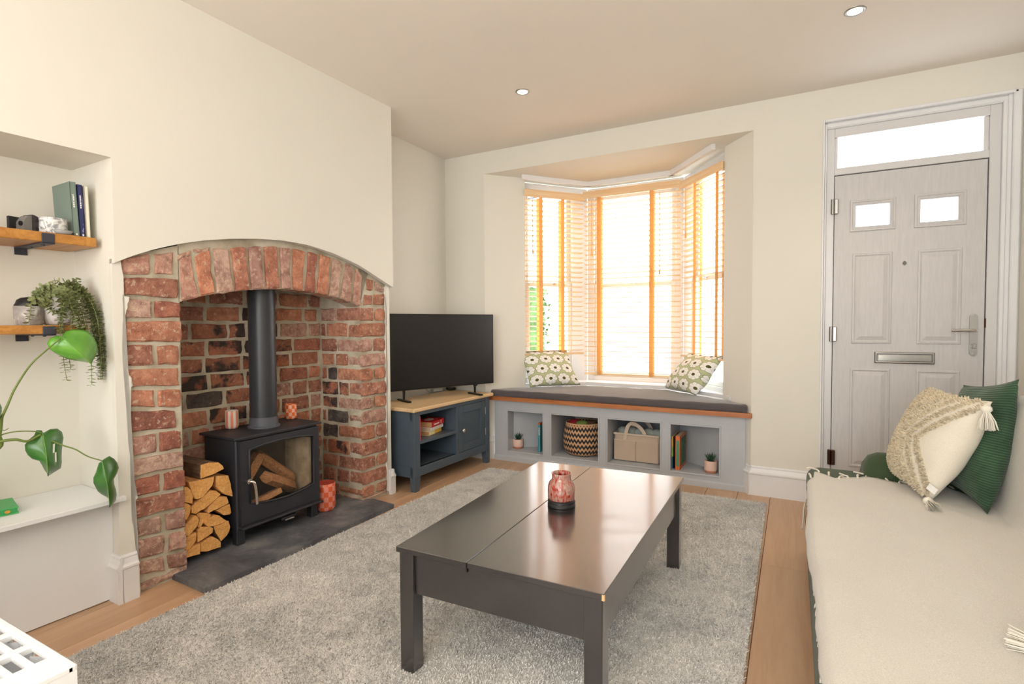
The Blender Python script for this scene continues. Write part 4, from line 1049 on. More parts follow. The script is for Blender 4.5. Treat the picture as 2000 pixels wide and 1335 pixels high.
cen = t.math('LESS_THAN', r, .125)
c = t.mix(ispet, lin((196, 202, 158)), lin((252, 250, 246))); c = t.mix(edge, c, lin((142, 146, 104))); c = t.mix(t.math('MULTIPLY', groove, ispet), c, lin((190, 184, 160))); c = t.mix(cen, c, lin((88, 88, 42)))
M['daisy'] = t.fin(c, .9, 0, t.bump(t.noise(700, 2), .25, .0008), Sheen_Weight=.2, Specular_IOR_Level=.2)
cz = .590
A = V((-1.995, 3.955, cz)); Bq = V((-1.575, 4.215, cz)); 
A = at(1037, 757, z=cz+.0); Bq = at(1143, 752, z=cz)
A = A+(Bq-A)*-.02
dirL = (Bq-A).normalized(); bk = V((-dirL.y, dirL.x, 0))
Lc = .47
Bq = A+dirL*Lc
up_ = V((0, 0, 1))*.30+bk*.17
bm_, _p = pillow_bm(A, Bq, Bq+up_-dirL*.05, A+up_-dirL*.03, .075, power=.5)
o = obj('throw_cushion', bm_, M['daisy'], smooth=True); tag(o, 'sage green cushion with white daisies at the left end of the window bench', 'cushion', 'daisy cushions'); o.location = (0, 0, .004)
A = at(1297, 758, z=cz+.0); Bq = at(1380, 779, z=cz); dirR = (Bq-A); dirR.z = 0; dirR.normalize()
bk = V((-dirR.y, dirR.x, 0)); Bq = A+dirR*.50
up_ = V((0, 0, 1))*.29+bk*.17+dirR*.08
bm_, _p = pillow_bm(A, Bq, Bq+up_-dirR*.0, A+up_+dirR*.02, .08, power=.5, wob=.012, seed=3)
o = obj('throw_cushion', bm_, M['daisy'], smooth=True); tag(o, 'sage green cushion with white daisies at the right end of the window bench', 'cushion', 'daisy cushions'); o.location = (0, 0, .006)

# cubby contents
def succulent(label, px, py, yd, r, h, seed):
    P_ = at(px, py, z=cz0); x_ = P_.x
    t = thing('potted_succulent', label, 'plant', (at(px, py, y=yd).x, yd, cz0), group='pink pot succulents in the bench cubbies')
    tt = 'two_tone_pot'
    if tt not in M:
        q = NT(tt); s = q.sep(q.co()); f = q.math('GREATER_THAN', s[2], .018); M[tt] = q.fin(q.mix(f, lin((214, 142, 112)), lin((240, 204, 188))), .6)
    b = BMn(); lathe(b, [(r*.8, 0), (r*.93, .006), (r, .02), (r, h-.003), (r*.98, h), (r*.9, h), (r*.88, h-.012)], 28, cap0=True); obj('pot', b, M[tt], t, smooth=True, angle=50)
    b = BMn(); lathe(b, [(r*.9, h-.010), (r*.5, h-.006), (.001, h-.004)], 20, cap1=True); obj('soil', b, simple('dark_soil', (50, 34, 28), .95), t)
    rnd = random.Random(seed)
    for i in range(15):
        a = 2*PI*i/15*2.618; lean = .25+.75*(i/15); L = .045+.012*rnd.random(); 
        b = BMn(); d = V((math.cos(a)*lean*.7, math.sin(a)*lean*.7, 1-.35*lean)).normalized()
        base = V((math.cos(a)*r*.2*lean, math.sin(a)*r*.2*lean, h-.008))
        tube(b, [base, base+d*L*.4+V((0, 0, 0)), base+d*L*.8+V((0, 0, .004)), base+d*L+V((0, 0, .008))], [.0045, .005, .0028, .0004], 5)
        obj('leaf', b, M['succ'], t, smooth=True)
    return t
M['succ'] = simple('succulent_green', (44, 84, 58), .5, var=.2, scale=60)
succulent('small succulent in a pink pot in the leftmost bench cubby', 1012, 878, 3.90, .045, .078, 1)
succulent('small succulent in a pink pot in the rightmost bench cubby', 1388, 920, 3.86, .043, .084, 2)
def upbook(label, px, py, yd, w, d, h, cover, ang=0, lean=0, group=None, name='book', pages=None):
    x_ = at(px, py, y=yd).x
    return book(name, label, (w, d, h), Matrix.Translation((x_, yd, cz0)) @ Matrix.Rotation(ang, 4, 'Z') @ Matrix.Rotation(lean, 4, 'Y'), cover, pages, group=group)
bl = upbook('upright book with a teal spine and white lettering in the leftmost bench cubby', 1051, 880, 3.85, .021, .17, .235, twotone('teal_spine', 2, .222, (84, 168, 180), (232, 112, 60)), group='books in the bench cubbies')
def word(s, size, Mx, mat, parent, ext=.0004, name='lettering', sx=1):
    cu = bpy.data.curves.new(name, 'FONT'); cu.body = s; cu.size = size; cu.extrude = ext; cu.align_x = 'LEFT'
    tmp = bpy.data.objects.new(name, cu); COL.objects.link(tmp); dg = bpy.context.evaluated_depsgraph_get()
    me = bpy.data.meshes.new_from_object(tmp.evaluated_get(dg)); COL.objects.unlink(tmp); bpy.data.objects.remove(tmp)
    me.materials.clear(); me.materials.append(mat); o = bpy.data.objects.new(name, me); link(o, parent); o.matrix_local = Mx @ Matrix.Diagonal((sx, 1, 1, 1)); return o
WI = simple('white_lettering', (246, 244, 240), .5)
word('INDIA', .024, Matrix.Translation((.003, -.0006, .200)) @ Matrix.Rotation(PI/2, 4, 'X') @ Matrix.Rotation(-PI/2, 4, 'Z'), WI, bl)
upbook('upright yellow-spined book right of the teal one in the leftmost bench cubby', 1059.5, 882, 3.84, .020, .16, .23, twotone('yellow_black_spine', 2, .085, (214, 176, 40), (60, 30, 26), c2=(240, 206, 150), e2=.105), group='books in the bench cubbies')
upbook('slim book with blue, lime and yellow spine in the rightmost bench cubby', 1309.5, 917, 3.84, .020, .20, .230, twotone('blue_lime_spine', 2, .085, (24, 104, 132), (164, 206, 92), c2=(244, 196, 76), e2=.155), group='books in the bench cubbies')
upbook('very slim dark-backed book between the blue and the orange books in the bench cubby', 1316.3, 917, 3.85, .006, .20, .228, col('dark_slim_cover', (74, 54, 48)), group='books in the bench cubbies')
ob = upbook('large orange book with a green cover panel in the rightmost bench cubby', 1318.5, 918, 3.815, .034, .235, .240, col('orange_cover', (226, 116, 66)), group='books in the bench cubbies', lean=0)
gm = NT('green_patterned_cover'); n = gm.noise(26, 4); gm = gm.fin(gm.ramp(n, [(.35, lin((40, 92, 60))), (.5, lin((58, 122, 74))), (.62, lin((160, 96, 60)))], 'CONSTANT'), .5)
b = BMn(); box(b, (.034, .03, .022), (.0346, .215, .218)); obj('cover_panel', b, gm, ob)
b = BMn(); pts = [(.017+.010*math.cos(a), .20+.010*math.sin(a)) for a in [PI*k/8 for k in range(9)]]+[(.017+.010*math.cos(a), .035+.010*math.sin(a)) for a in [PI+PI*k/8 for k in range(9)]]
prism(b, pts, -.0008, 0); obj('spine_label', b, simple('green_spine_label', (84, 148, 116), .5), ob)

# woven basket
P_ = at(1133, 889, y=3.935)
bx_ = V((-1.475, 3.975, cz0))
bas = thing('woven_basket', 'round woven basket with black and natural zigzag bands in the second cubby', 'basket', bx_)
t = NT('zigzag_weave'); s = t.sep(t.co()); ang = t.math('ARCTAN2', s[1], s[0])
zig = t.math('MULTIPLY', t.math('PINGPONG', t.math('MULTIPLY', ang, 34/(2*PI)), .5), .046)
f = t.math('FRACT', t.math('DIVIDE', t.math('ADD', t.math('ADD', s[2], zig), .006), .044)); k = t.math('GREATER_THAN', f, .52)
c = t.mix(k, lin((44, 46, 52)), lin((222, 176, 134)))
wv = t.n('ShaderNodeTexWave'); wv.inputs['Scale'].default_value = 60; t.l(t.co(), wv.inputs[0]); wv.bands_direction = 'Z'
M['weave'] = t.fin(c, .85, 0, t.bump(wv.outputs[1], .5, .002))
prof = [(.105, .0), (.135, .012), (.156, .045), (.162, .09), (.160, .14), (.152, .19), (.142, .235), (.139, .252), (.132, .252), (.134, .19), (.140, .10), (.10, .03)]
def wavy(a, z): return 1+.012*math.cos(34*a)
b = BMn(); lathe(b, prof, 138, cap0=True, cap1=True, rfun=wavy); obj('body', b, M['weave'], bas, smooth=True)
b = BMn(); lathe(b, [(.140, .246), (.144, .252), (.140, .258), (.134, .256), (.133, .250)], 60); obj('rim', b, simple('natural_cane', (224, 180, 138), .8), bas, smooth=True)
for i, (a, rr_, rgb, lb) in enumerate(((3.6, .06, (150, 30, 44), 'dark red'), (4.9, .055, (120, 140, 70), 'olive green'), (5.9, .06, (90, 64, 44), 'brown'))):
    b = BMn(); lathe(b, [(.001, -.03), (rr_*.7, -.022), (rr_, 0), (rr_*.75, .018), (.001, .028)], 14, cap0=False, rfun=lambda a_, z: 1+.12*math.sin(3*a_+z*90))
    bo = obj('folded_cloth', b, simple('cloth_'+lb.replace(' ', '_'), rgb, .9), smooth=True); bo.location = bx_+V((math.cos(a)*.068, math.sin(a)*.068, .252))
    tag(bo, lb+' crumpled cloth poking out of the woven basket', 'cloth', 'cloths in the woven basket')

# fabric caddy
cd = thing('fabric_caddy', 'beige canvas storage caddy with handles in the third cubby', 'caddy', (-1.028, 3.885, cz0))
M['canvas'] = fabric('beige_canvas', (214, 192, 172), bump=.3, var=.05)
M['canvas2'] = fabric('beige_canvas_edge', (228, 208, 188), bump=.3, var=.03)
def rrect(w, d, r, n=4):
    o_ = []
    for (cx, cy, a0_) in ((w/2-r, d/2-r, 0), (-w/2+r, d/2-r, 90), (-w/2+r, -d/2+r, 180), (w/2-r, -d/2+r, 270)):
        for k in range(n+1): a = math.radians(a0_+90*k/n); o_.append((cx+r*math.cos(a), cy+r*math.sin(a)))
    return o_
b = BMn(); rings = []
for z, w, d in ((0, .325, .20), (.006, .345, .215), (.06, .352, .222), (.14, .350, .220), (.208, .342, .212), (.210, .336, .206), (.12, .33, .20), (.02, .31, .19)):
    rings.append([b.verts.new((x, y+.115, z+.003*math.sin(9*x+z*20)*(z > .1))) for x, y in rrect(w, d, .025)])
n = len(rings[0])
for k in range(len(rings)-1):
    for i in range(n): b.faces.new((rings[k][i], rings[k][(i+1) % n], rings[k+1][(i+1) % n], rings[k+1][i]))
b.faces.new(rings[0][::-1]); b.faces.new(rings[-1]); obj('body', b, M['canvas'], cd, smooth=True, angle=60)
for x in (-.084, .084):
    b = BMn(); box(b, (x-.083, -.004, .006), (x+.083, .006, .158), bev=.003); obj('pocket', b, M['canvas'], cd)
b = BMn(); box(b, (-.168, -.006, .156), (.168, .0, .163), bev=.002); box(b, (-.172, -.003, .198), (.172, .012, .212), bev=.003); obj('binding', b, M['canvas2'], cd)
for y in (.006, .222):
    b = BMn(); pts = spline([(-.088, y-.004, .15), (-.078, y-.004, .21), (-.062, y+.01, .268), (-.03, y+.02, .285), (.02, y+.02, .262), (.055, y+.01, .225), (.066, y, .20)], 5)
    wv_ = .013; L_ = [[b.verts.new(p+V((0, 0, 0))) for p in pts]]
    prev = None
    for i, p in enumerate(pts):
        tdir = (pts[min(i+1, len(pts)-1)]-pts[max(i-1, 0)]).normalized(); sd = tdir.cross(V((0, 1, 0))).normalized()*wv_
        q_ = [b.verts.new(p+sd+V((0, -.002, 0))), b.verts.new(p-sd+V((0, -.002, 0))), b.verts.new(p-sd+V((0, .002, 0))), b.verts.new(p+sd+V((0, .002, 0)))]
        if prev:
            for k in range(4): b.faces.new((prev[k], prev[(k+1) % 4], q_[(k+1) % 4], q_[k]))
        prev = q_
    for v in L_[0]: b.verts.remove(v)
    obj('handle', b, M['canvas2'], cd)
b = BMn(); rnd = random.Random(2)
for i in range(5):
    x = -.13+.065*i; lathe(b, [(.05, -.02), (.048, .012), (.025, .03), (.001, .034)], 12, c=(x, .13, .205), rfun=lambda a, z, i=i: 1+.15*math.sin(3*a+i))
tag(obj('folded_cloth', b, simple('grey_green_cloth', (176, 184, 178), .9), smooth=True), 'grey green cloth bundled inside the beige canvas caddy', 'cloth').location = (-1.028, 3.885, cz0)

# ------------------------------------------------------------------ rug
R0, R1 = (-2.105, -.3), (-.128, 3.55)
def rbow(v): return .037*max(0, math.sin(PI*v))**.6
def rugpt(u, v):
    # corners: far-left (-2.072,3.50), far-right (-.132,3.58), near-right (-.118,-.5), near-left (-2.125,-.5)
    A, B, C, D = V((-2.128, -.5)), V((-.116, -.5)), V((-.133, 3.582)), V((-2.068, 3.50))
    return A*(1-u)*(1-v)+B*u*(1-v)+C*u*v+D*(1-u)*v+V((-rbow(v)*(1-u), 0))
b = BMn(); P4 = [rugpt(0, 0), rugpt(1, 0), rugpt(1, 1), rugpt(0, 1)]; prism(b, [tuple(p) for p in [P4[0], P4[1], P4[2]]+[rugpt(0, 1-k/24) for k in range(24)]], .001, .009, flat)
M['rug'] = None
t = NT('grey_shag_pile'); n = t.noise(2.3, 5, rough=.6, dist=.6); n2 = t.noise(11, 4); n3 = t.noise(330, 2)
c = t.ramp(t.math('ADD', t.math('MULTIPLY', n, .6), t.math('MULTIPLY', n2, .4)), [(.34, lin((206, 204, 202))), (.5, lin((230, 227, 223))), (.64, lin((246, 242, 237)))])
c = t.mix(1.0, c, t.ramp(n3, [(.34, bw(.58)), (.58, bw(1.12))]), 'MULTIPLY')
M['rug'] = t.fin(c, .95, 0, None, Sheen_Weight=.3, Specular_IOR_Level=.1)
rug = obj('shaggy_rug', b, M['rug']); tag(rug, 'large pale grey shaggy rug under the black coffee table', 'rug')
import numpy as np
rs = np.random.default_rng(5); NTU = 330000
u_ = rs.random(NTU); w_ = .07+.93*rs.random(NTU)**1.25; w_ = np.concatenate([w_[:NTU*9//10], rs.random(NTU-NTU*9//10)])
Pn = np.array([[p.x, p.y] for p in P4]); base = (Pn[0]*((1-u_)*(1-w_))[:, None]+Pn[1]*(u_*(1-w_))[:, None]+Pn[2]*(u_*w_)[:, None]+Pn[3]*((1-u_)*w_)[:, None])
base[:, 0] -= .037*np.clip(np.sin(np.pi*w_), 0, 1)**.6*(1-u_)
ang = rs.random(NTU)*2*np.pi; wd = .0016+.0012*rs.random(NTU); hh = .012+.0045*rs.random(NTU)
# pile leans in slowly changing directions, as trodden shag does
fx_ = np.sin(base[:, 0]*5.1+1.3*np.sin(base[:, 1]*3.3))+.7*np.sin(base[:, 1]*7.7+base[:, 0]*2.1); la = fx_*1.6+rs.normal(0, 1.5, NTU)
lean = .003+.004*rs.random(NTU)
vx = np.zeros((NTU, 4, 3)); dx, dy = np.cos(ang)*wd, np.sin(ang)*wd
vx[:, 0, 0] = base[:, 0]-dx; vx[:, 0, 1] = base[:, 1]-dy; vx[:, 0, 2] = .008
vx[:, 1, 0] = base[:, 0]+dx; vx[:, 1, 1] = base[:, 1]+dy; vx[:, 1, 2] = .008
tx_ = base[:, 0]+np.cos(la)*lean+rs.normal(0, .003, NTU); ty_ = base[:, 1]+np.sin(la)*lean+rs.normal(0, .003, NTU)
vx[:, 2, 0] = tx_+dx*.6; vx[:, 2, 1] = ty_+dy*.6; vx[:, 2, 2] = hh; vx[:, 3, 0] = tx_-dx*.6; vx[:, 3, 1] = ty_-dy*.6; vx[:, 3, 2] = hh
me = bpy.data.meshes.new('pile'); me.vertices.add(NTU*4); me.vertices.foreach_set('co', vx.ravel()); me.loops.add(NTU*4); me.loops.foreach_set('vertex_index', np.arange(NTU*4, dtype=np.int32))
me.polygons.add(NTU); me.polygons.foreach_set('loop_start', np.arange(NTU, dtype=np.int32)*4); me.update(); me.validate()
me.materials.append(M['rug']); pile = link(bpy.data.objects.new('pile', me), rug); pile['kind'] = 'stuff'

# ------------------------------------------------------------------ coffee table
zt = .415; TC = [V((-1.112, 1.287)), V((-.427, 1.304)), V((-.436, 2.485)), V((-1.150, 2.440))]
TL, TWd = 1.17, .70
def tmap(x, y):
    u, v = x/TWd, y/TL; return TC[0]*(1-u)*(1-v)+TC[1]*u*(1-v)+TC[2]*u*v+TC[3]*(1-u)*v
tbl = thing('coffee_table', 'black-brown rectangular coffee table with split top on the grey rug', 'table', (-.78, 1.88, 0))
def tpart(name, a, c, m, bev=.0015, extra=None):
    b = BMn(); box(b, a, c, bev=bev)
    if extra: extra(b)
    for v in b.verts:
        p = tmap(v.co.x, v.co.y); v.co.x, v.co.y = p.x+.78, p.y-1.88
    return obj(name, b, m, tbl)
sx = .270
tpart('top_board', (0, 0, zt-.018), (sx-.001, TL, zt), M['table']); tpart('top_board', (sx+.001, 0, zt-.018), (TWd, TL, zt), M['table'])
lg = .053; ins = .008; fz = .006
for x in (ins, TWd-ins-lg):
    for y in (ins, TL-ins-lg): tpart('leg', (x, y, fz), (x+lg, y+lg, zt-.018), M['table'])
az = .265
tpart('apron', (ins+lg, ins+.012, az), (TWd-ins-lg, ins+.03, zt-.018), M['table']); tpart('apron', (ins+lg, TL-ins-.03, az), (TWd-ins-lg, TL-ins-.012, zt-.018), M['table'])
tpart('apron', (ins+.012, ins+lg, az), (ins+.03, TL-ins-lg, zt-.018), M['table']); tpart('apron', (TWd-ins-.03, ins+lg, az), (TWd-ins-.012, TL-ins-lg, zt-.018), M['table'])
tpart('inner_rail', (.05, .3, az+.02), (TWd-.05, .33, zt-.02), M['table'])
tpart('chipped_corner', (TWd-.0085, -.0008, zt-.020), (TWd+.0010, .006, zt-.0015), M['chip'], bev=.002)['label'] = 'bare pale chipboard showing at the chipped corner'
tpart('top_notch', (sx-.0015, -.0006, zt-.030), (sx+.0015, .01, zt-.001), M['blackplastic'], bev=0)
# glass lantern
P_ = at(1097.5, 990, z=zt)
t = NT('mottled_pink_glass'); v = t.mapp(t.co(), (60, 60, 24)); n = t.noise(1.3, 3, v, dist=.8); n2 = t.noise(90, 3)
c = t.ramp(n, [(.36, lin((176, 42, 34))), (.43, lin((204, 100, 84))), (.52, lin((196, 144, 130))), (.68, lin((216, 186, 172)))])
M['pinkglass'] = t.fin(c, .12, 0, t.bump(n2, .15, .001), Transmission_Weight=.25, Coat_Weight=.5)
ln = thing('candle_lantern', 'mottled red and pink glass candle lantern on a black base on the coffee table', 'lantern', (P_.x-.01, P_.y+.02, zt))
b = BMn(); lathe(b, [(.050, 0), (.054, .002), (.054, .009), (.051, .012), (.050, .014), (.0535, .016), (.0535, .024), (.050, .026), (.046, .028)], 40, cap0=True, cap1=True); obj('base', b, simple('black_turned_base', (38, 38, 42), .4), ln, smooth=True, angle=30)
b = BMn(); lathe(b, [(.050, .028), (.0535, .034), (.0535, .060), (.0525, .078), (.048, .092), (.040, .100), (.0375, .106), (.0375, .122), (.0385, .128), (.0350, .128), (.034, .108), (.046, .088), (.049, .060), (.045, .034)], 48); obj('glass_shade', b, M['pinkglass'], ln, smooth=True)
# ------------------------------------------------------------------ sofa
M['velvet'] = fabric('dark_green_velvet', (68, 84, 58), sheen=.15, var=.15, vs=7)
M['throw'] = fabric('cream_wool_throw', (222, 218, 210), sheen=.2, var=.05, vs=5, scale=420, bump=.6, bdist=.0015)
sofa = thing('sofa', 'dark green velvet sofa along the right wall', 'sofa', (.56, 1.5, 0))
SX, SY = .56, 1.5
def rbox(name, a, c, r, m, par, seg=3, sub=None):
    b = BMn(); box(b, (a[0]-SX, a[1]-SY, a[2]), (c[0]-SX, c[1]-SY, c[2]), bev=r, seg=seg); return obj(name, b, m, par, smooth=True, angle=50)
rbox('base', (.067, .16, .05), (1.04, 2.905, .29), .02, M['velvet'], sofa)
rbox('seat_cushion', (.064, .15, .275), (.74, 1.55, .434), .045, M['velvet'], sofa, 5); rbox('seat_cushion', (.064, 1.552, .275), (.74, 2.92, .434), .05, M['velvet'], sofa, 5)
rbox('backrest', (.84, .15, .27), (1.05, 2.93, .80), .04, M['velvet'], sofa, 4)
rbox('back_cushion', (.70, .16, .44), (.88, 1.34, .84), .05, M['velvet'], sofa, 5); rbox('back_cushion', (.70, 1.345, .44), (.88, 2.50, .84), .05, M['velvet'], sofa, 5)
b = BMn()
prof = [(2.72, .30)]+[(2.82+.10*math.cos(PI-PI*k/10), .435+.10*math.sin(PI-PI*k/10)) for k in range(11)]+[(2.92, .30)]
rings = []
for x, sc in ((.275, .55), (.285, .82), (.305, .96), (.34, 1.03), (.5, 1.06), (.84, 1.06)):
    rings.append([b.verts.new((x-SX, y-SY, .30+(z-.30)*sc if z > .301 else z)) for y, z in prof])
for k in range(len(rings)-1):
    for i in range(len(prof)): b.faces.new((rings[k][i], rings[k][(i+1) % len(prof)], rings[k+1][(i+1) % len(prof)], rings[k+1][i]))
b.faces.new(rings[0]); b.faces.new(rings[-1][::-1]); obj('armrest', b, M['velvet'], sofa, smooth=True)
for x in (.12, .96):
    for y in (.22, 2.82):
        b = BMn(); lathe(b, [(.018, 0), (.025, .05)], 16, c=(x-SX, y-SY, 0), cap0=True, cap1=True); obj('leg', b, M['black'], sofa)
# throw: from the front edge over the seat and up the back
prof = [(.0635, .408), (.068, .424), (.080, .4375), (.10, .4425), (.20, .444), (.35, .446), (.50, .447), (.60, .446), (.640, .447), (.655, .462), (.668, .52), (.676, .60), (.684, .68), (.690, .76), (.700, .815), (.722, .850), (.76, .862), (.84, .862), (.89, .85), (.90, .80)]
pr2 = []
for i in range(len(prof)-1):
    for k in range(3): pr2.append(tuple(V(prof[i])+(V(prof[i+1])-V(prof[i]))*k/3))
pr2.append(prof[-1]); prof = pr2
cl = [0]
for i in range(1, len(prof)): cl.append(cl[-1]+(V(prof[i])-V(prof[i-1])).length)
def yend(i):
    x, z = prof[i]
    if z < .455: return 2.70+.035*math.sin(x*26)+.02*math.sin(x*61+1) - (.10 if x < .09 else 0)-(.0 if x < .55 else (x-.55)*1.6)
    return 2.515+.012*math.sin(z*30)
b = BMn(); NYT = 90; ROWS = []
for i, (x, z) in enumerate(prof):
    row = []
    for j in range(NYT+1):
        y = .14+(yend(i)-.14)*j/NYT
        w_ = noise.noise(V((x*3, y*3.2, z*2)))*.006
        xx, zz = x, z
        if i < 12:     # loose front edge, uneven drop
            e = (1-i/12); k = noise.noise(V((y*4.2, .3, 1)))+.5*noise.noise(V((y*11, 2, 1)))
            xx += e*(-.001-.007*max(k, -.4)-.012*math.exp(-((y-1.95)/.4)**2)); zz += e*(-.010*k-.012*math.exp(-((y-1.95)/.4)**2))
        if z < .455: zz += max(w_, -.001)+.002
        else: xx -= max(w_, -.002)+.004
        row.append(b.verts.new((xx, y, zz)))
    ROWS.append(row)
for i in range(len(prof)-1):
    for j in range(NYT): b.faces.new((ROWS[i][j], ROWS[i][j+1], ROWS[i+1][j+1], ROWS[i+1][j]))
thr = obj('throw_blanket', b, M['throw'], smooth=True)
ep = {i: V((prof[i][0], yend(i), prof[i][1])) for i in range(len(prof))}
md = thr.modifiers.new('thickness', 'SOLIDIFY'); md.thickness = .005; md.offset = 1
tag(thr, 'cream wool throw with fringed end spread over the green sofa', 'blanket')
rnd = random.Random(9); M['fringe'] = fabric('cream_fringe_wool', (246, 240, 226), sheen=.2)
for k in range(15):
    x = .075+.50*k/14; i = min(range(len(prof)), key=lambda q: abs(prof[q][0]-x) if prof[q][1] < .455 and prof[q][1] > .43 else 9)
    y0 = yend(i); a = rnd.uniform(-.9, .9)
    pts = [(x, y0-.012, .450), (x+.006*a, y0+.014, .452), (x+.020*a, y0+.034, .447+rnd.uniform(0, .008)), (x+.038*a, y0+.046+rnd.uniform(0, .02), .446), (x+.055*a, y0+.050+rnd.uniform(0, .03), .444)]
    b = BMn(); tube(b, spline(pts, 4), [.0042]*12+[.0036]*4+[.0028] if False else .0044, 6); obj('fringe', b, M['fringe'], thr, smooth=True)
for k in range(34):
    y = .35+2.25*k/34+rnd.uniform(-.02, .02); zq = .404+rnd.uniform(-.010, .008); b = BMn()
    tube(b, spline([(.064, y, zq+.014), (.0585, y+rnd.uniform(-.006, .006), zq), (.057, y+rnd.uniform(-.012, .012), zq-.012)], 3), .0022, 5); obj('fringe', b, M['fringe'], thr, smooth=True)
b = BMn(); tube(b, spline([(.060, 2.52, .40), (.050, 2.53, .34), (.047, 2.545, .28), (.044, 2.555, .235)], 4), [.0028]*13, 5); obj('fringe', b, M['fringe'], thr, smooth=True)

# corduroy cushion
t = NT('green_corduroy'); uv = t.sep(t.co('UV')); rdg = t.math('SINE', t.math('MULTIPLY', t.math('ADD', uv[1], t.math('MULTIPLY', t.noise(3, 2), .05)), 2*PI*52)); nn = t.noise(9, 4)
c = t.mix(1.0, t.ramp(nn, [(.3, lin((44, 76, 52))), (.7, lin((74, 112, 80)))]), t.ramp(rdg, [(.0, bw(.55)), (.6, bw(1.1))]), 'MULTIPLY')
M['cord_green'] = t.fin(c, .85, 0, t.bump(rdg, .5, .003), Sheen_Weight=.15)
A, Bq, C_, D = V((.600, 2.36, .455)), V((.560, 2.80, .455)), V((.640, 2.86, .855)), V((.685, 2.40, .925))
bm_, _p = pillow_bm(A, Bq, C_, D, .085, pinch=.07, wob=.012, seed=2)
o = obj('throw_cushion', bm_, M['cord_green'], smooth=True); tag(o, 'dark green corduroy cushion leaning on the sofa back behind the cream tufted cushion', 'cushion')
# cream tufted cushion
M['cotton'] = fabric('cream_cotton', (244, 236, 220), sheen=.2, var=.04, scale=600, bump=.35)
M['tuft'] = fabric('cream_tufting', (238, 223, 194), sheen=.3, var=.06, scale=240, bump=.8, bdist=.003)
def band(u, v):
    q = u+abs(v-.5)*.62
    return (q > .25 and ((q-.25)/.130) % 1 < .58) or q > .90
def tufted(label, A, B_, C_, D, th, seed, tassels, ntuft=9000):
    root = thing('tufted_cushion', label, 'cushion')
    bm_, pf = pillow_bm(A, B_, C_, D, th, n=26, pinch=.05, wob=.008, seed=seed, power=.5)
    obj('cover', bm_, M['cotton'], root, smooth=True)
    rg = random.Random(seed); b = BMn(); cen = (A+B_+C_+D)/4
    side = 1 if ((B_-A).cross(D-A)).x < 0 else -1
    for _ in range(ntuft):
        u, v = rg.uniform(.02, .995), rg.uniform(.01, .99)
        if not band(u, v): continue
        p = pf(u, v, side); q = pf(min(u+.01, .999), v, side); r_ = pf(u, min(v+.01, .999), side)
        n_ = (q-p).cross(r_-p).normalized()
        if n_.dot(p-cen) < 0: n_ = -n_
        if n_.x > .2: pass
        t_ = V((rg.gauss(0, 1), rg.gauss(0, 1), rg.gauss(0, 1))); t_ = (t_-n_*t_.dot(n_)).normalized()
        w = .0022; h = rg.uniform(.006, .011); g = n_*h+t_.cross(n_)*rg.uniform(-.004, .004)
        b.faces.new([b.verts.new(p-t_*w-n_*.002), b.verts.new(p+t_*w-n_*.002), b.verts.new(p+t_*w*.7+g), b.verts.new(p-t_*w*.7+g)])
    tf = obj('tufting', b, M['tuft'], root); tf['kind'] = 'stuff'
    for (P_, dirv, L) in tassels:
        tassel(root, P_, dirv, L, rg)
    return root
def tassel(root, P_, dirv, L, rg):
    P_ = V(P_); d = V(dirv).normalized(); e = d.orthogonal().normalized(); f_ = d.cross(e); b = BMn()
    tube(b, [P_, P_+d*.006, P_+d*.016, P_+d*.026], [.006, .015, .016, .008], 12)
    for k in range(85):
        a = rg.uniform(0, 2*PI); r0 = rg.uniform(.002, .012); r1 = r0*rg.uniform(2.0, 2.6); l_ = L*rg.uniform(.88, 1.0)
        w1 = e*math.cos(a)+f_*math.sin(a)
        tube(b, [P_+d*.022+w1*r0*.7, P_+d*(.022+l_*.5)+w1*(r0+r1)*.55, P_+d*(.022+l_)+w1*r1+V((0, 0, 0))], [.0014, .0014, .001], 4, cap=False)
    obj('tassel', b, M['fringe'], root, smooth=True)
A, Bq, C_, D = V((.455, 2.42, .462)), V((.385, 2.83, .462)), V((.520, 2.80, .845)), V((.600, 2.335, .850))
tufted('cream cushion with tufted chevrons and corner tassels before the green corduroy one', A, Bq, C_, D, .095, 5,
       [((.575, 2.30, .840), (-.02, -.25, -1), .062), ((.44, 2.40, .470), (.12, -1, -.12), .065), ((.385, 2.84, .475), (-.8, .25, .15), .045)], 16000)
b = BMn(); P_ = V((.470, 2.375, .475)); box(b, (-.0008, -.016, -.012), (.0008, .016, .012)); 
o = obj('care_label', b, WI, bpy.data.objects['tufted_cushion']); o.location = (.452, 2.388, .515); o.rotation_euler = (.5, 0, .9)
A, Bq, C_, D = V((.520, .93, .462)), V((.470, 1.36, .462)), V((.60, 1.35, .83)), V((.66, .92, .83))
tufted('cream tasselled cushion at the near end of the sofa', A, Bq, C_, D, .09, 8, [((.462, 1.375, .478), (-.75, .5, -.08), .055)], 7000)

# ------------------------------------------------------------------ radiator in the left foreground
rad = thing('radiator', 'white radiator with a slotted top grille in the left foreground', 'radiator', (-1.62, .325, 0))
x0, x1, y0, y1, zr = -.66, .652, -.062, .060, .602
M['radwhite'] = simple('white_radiator_enamel', (246, 248, 250), .3, var=0)
b = BMn(); pitch = .0735; hl = .058; bars = [y0, y0+.014]
rows_ = 4; hw = .0165; gap = (y1-y0-.028-rows_*hw)/(rows_-1)
ys = []; y = y0+.014
for i in range(rows_): ys.append((y, y+hw)); y += hw+gap
box(b, (x0, y0, zr-.012), (x1, ys[0][0], zr), bev=.003); box(b, (x0, ys[-1][1], zr-.012), (x1, y1, zr), bev=.003)
for i in range(rows_-1): box(b, (x0+.02, ys[i][1], zr-.012), (x1-.02, ys[i+1][0], zr-.001), bev=.0015)
x = x1-.060; box(b, (x, y0+.004, zr-.012), (x1, y1-.004, zr-.0002), bev=.003)
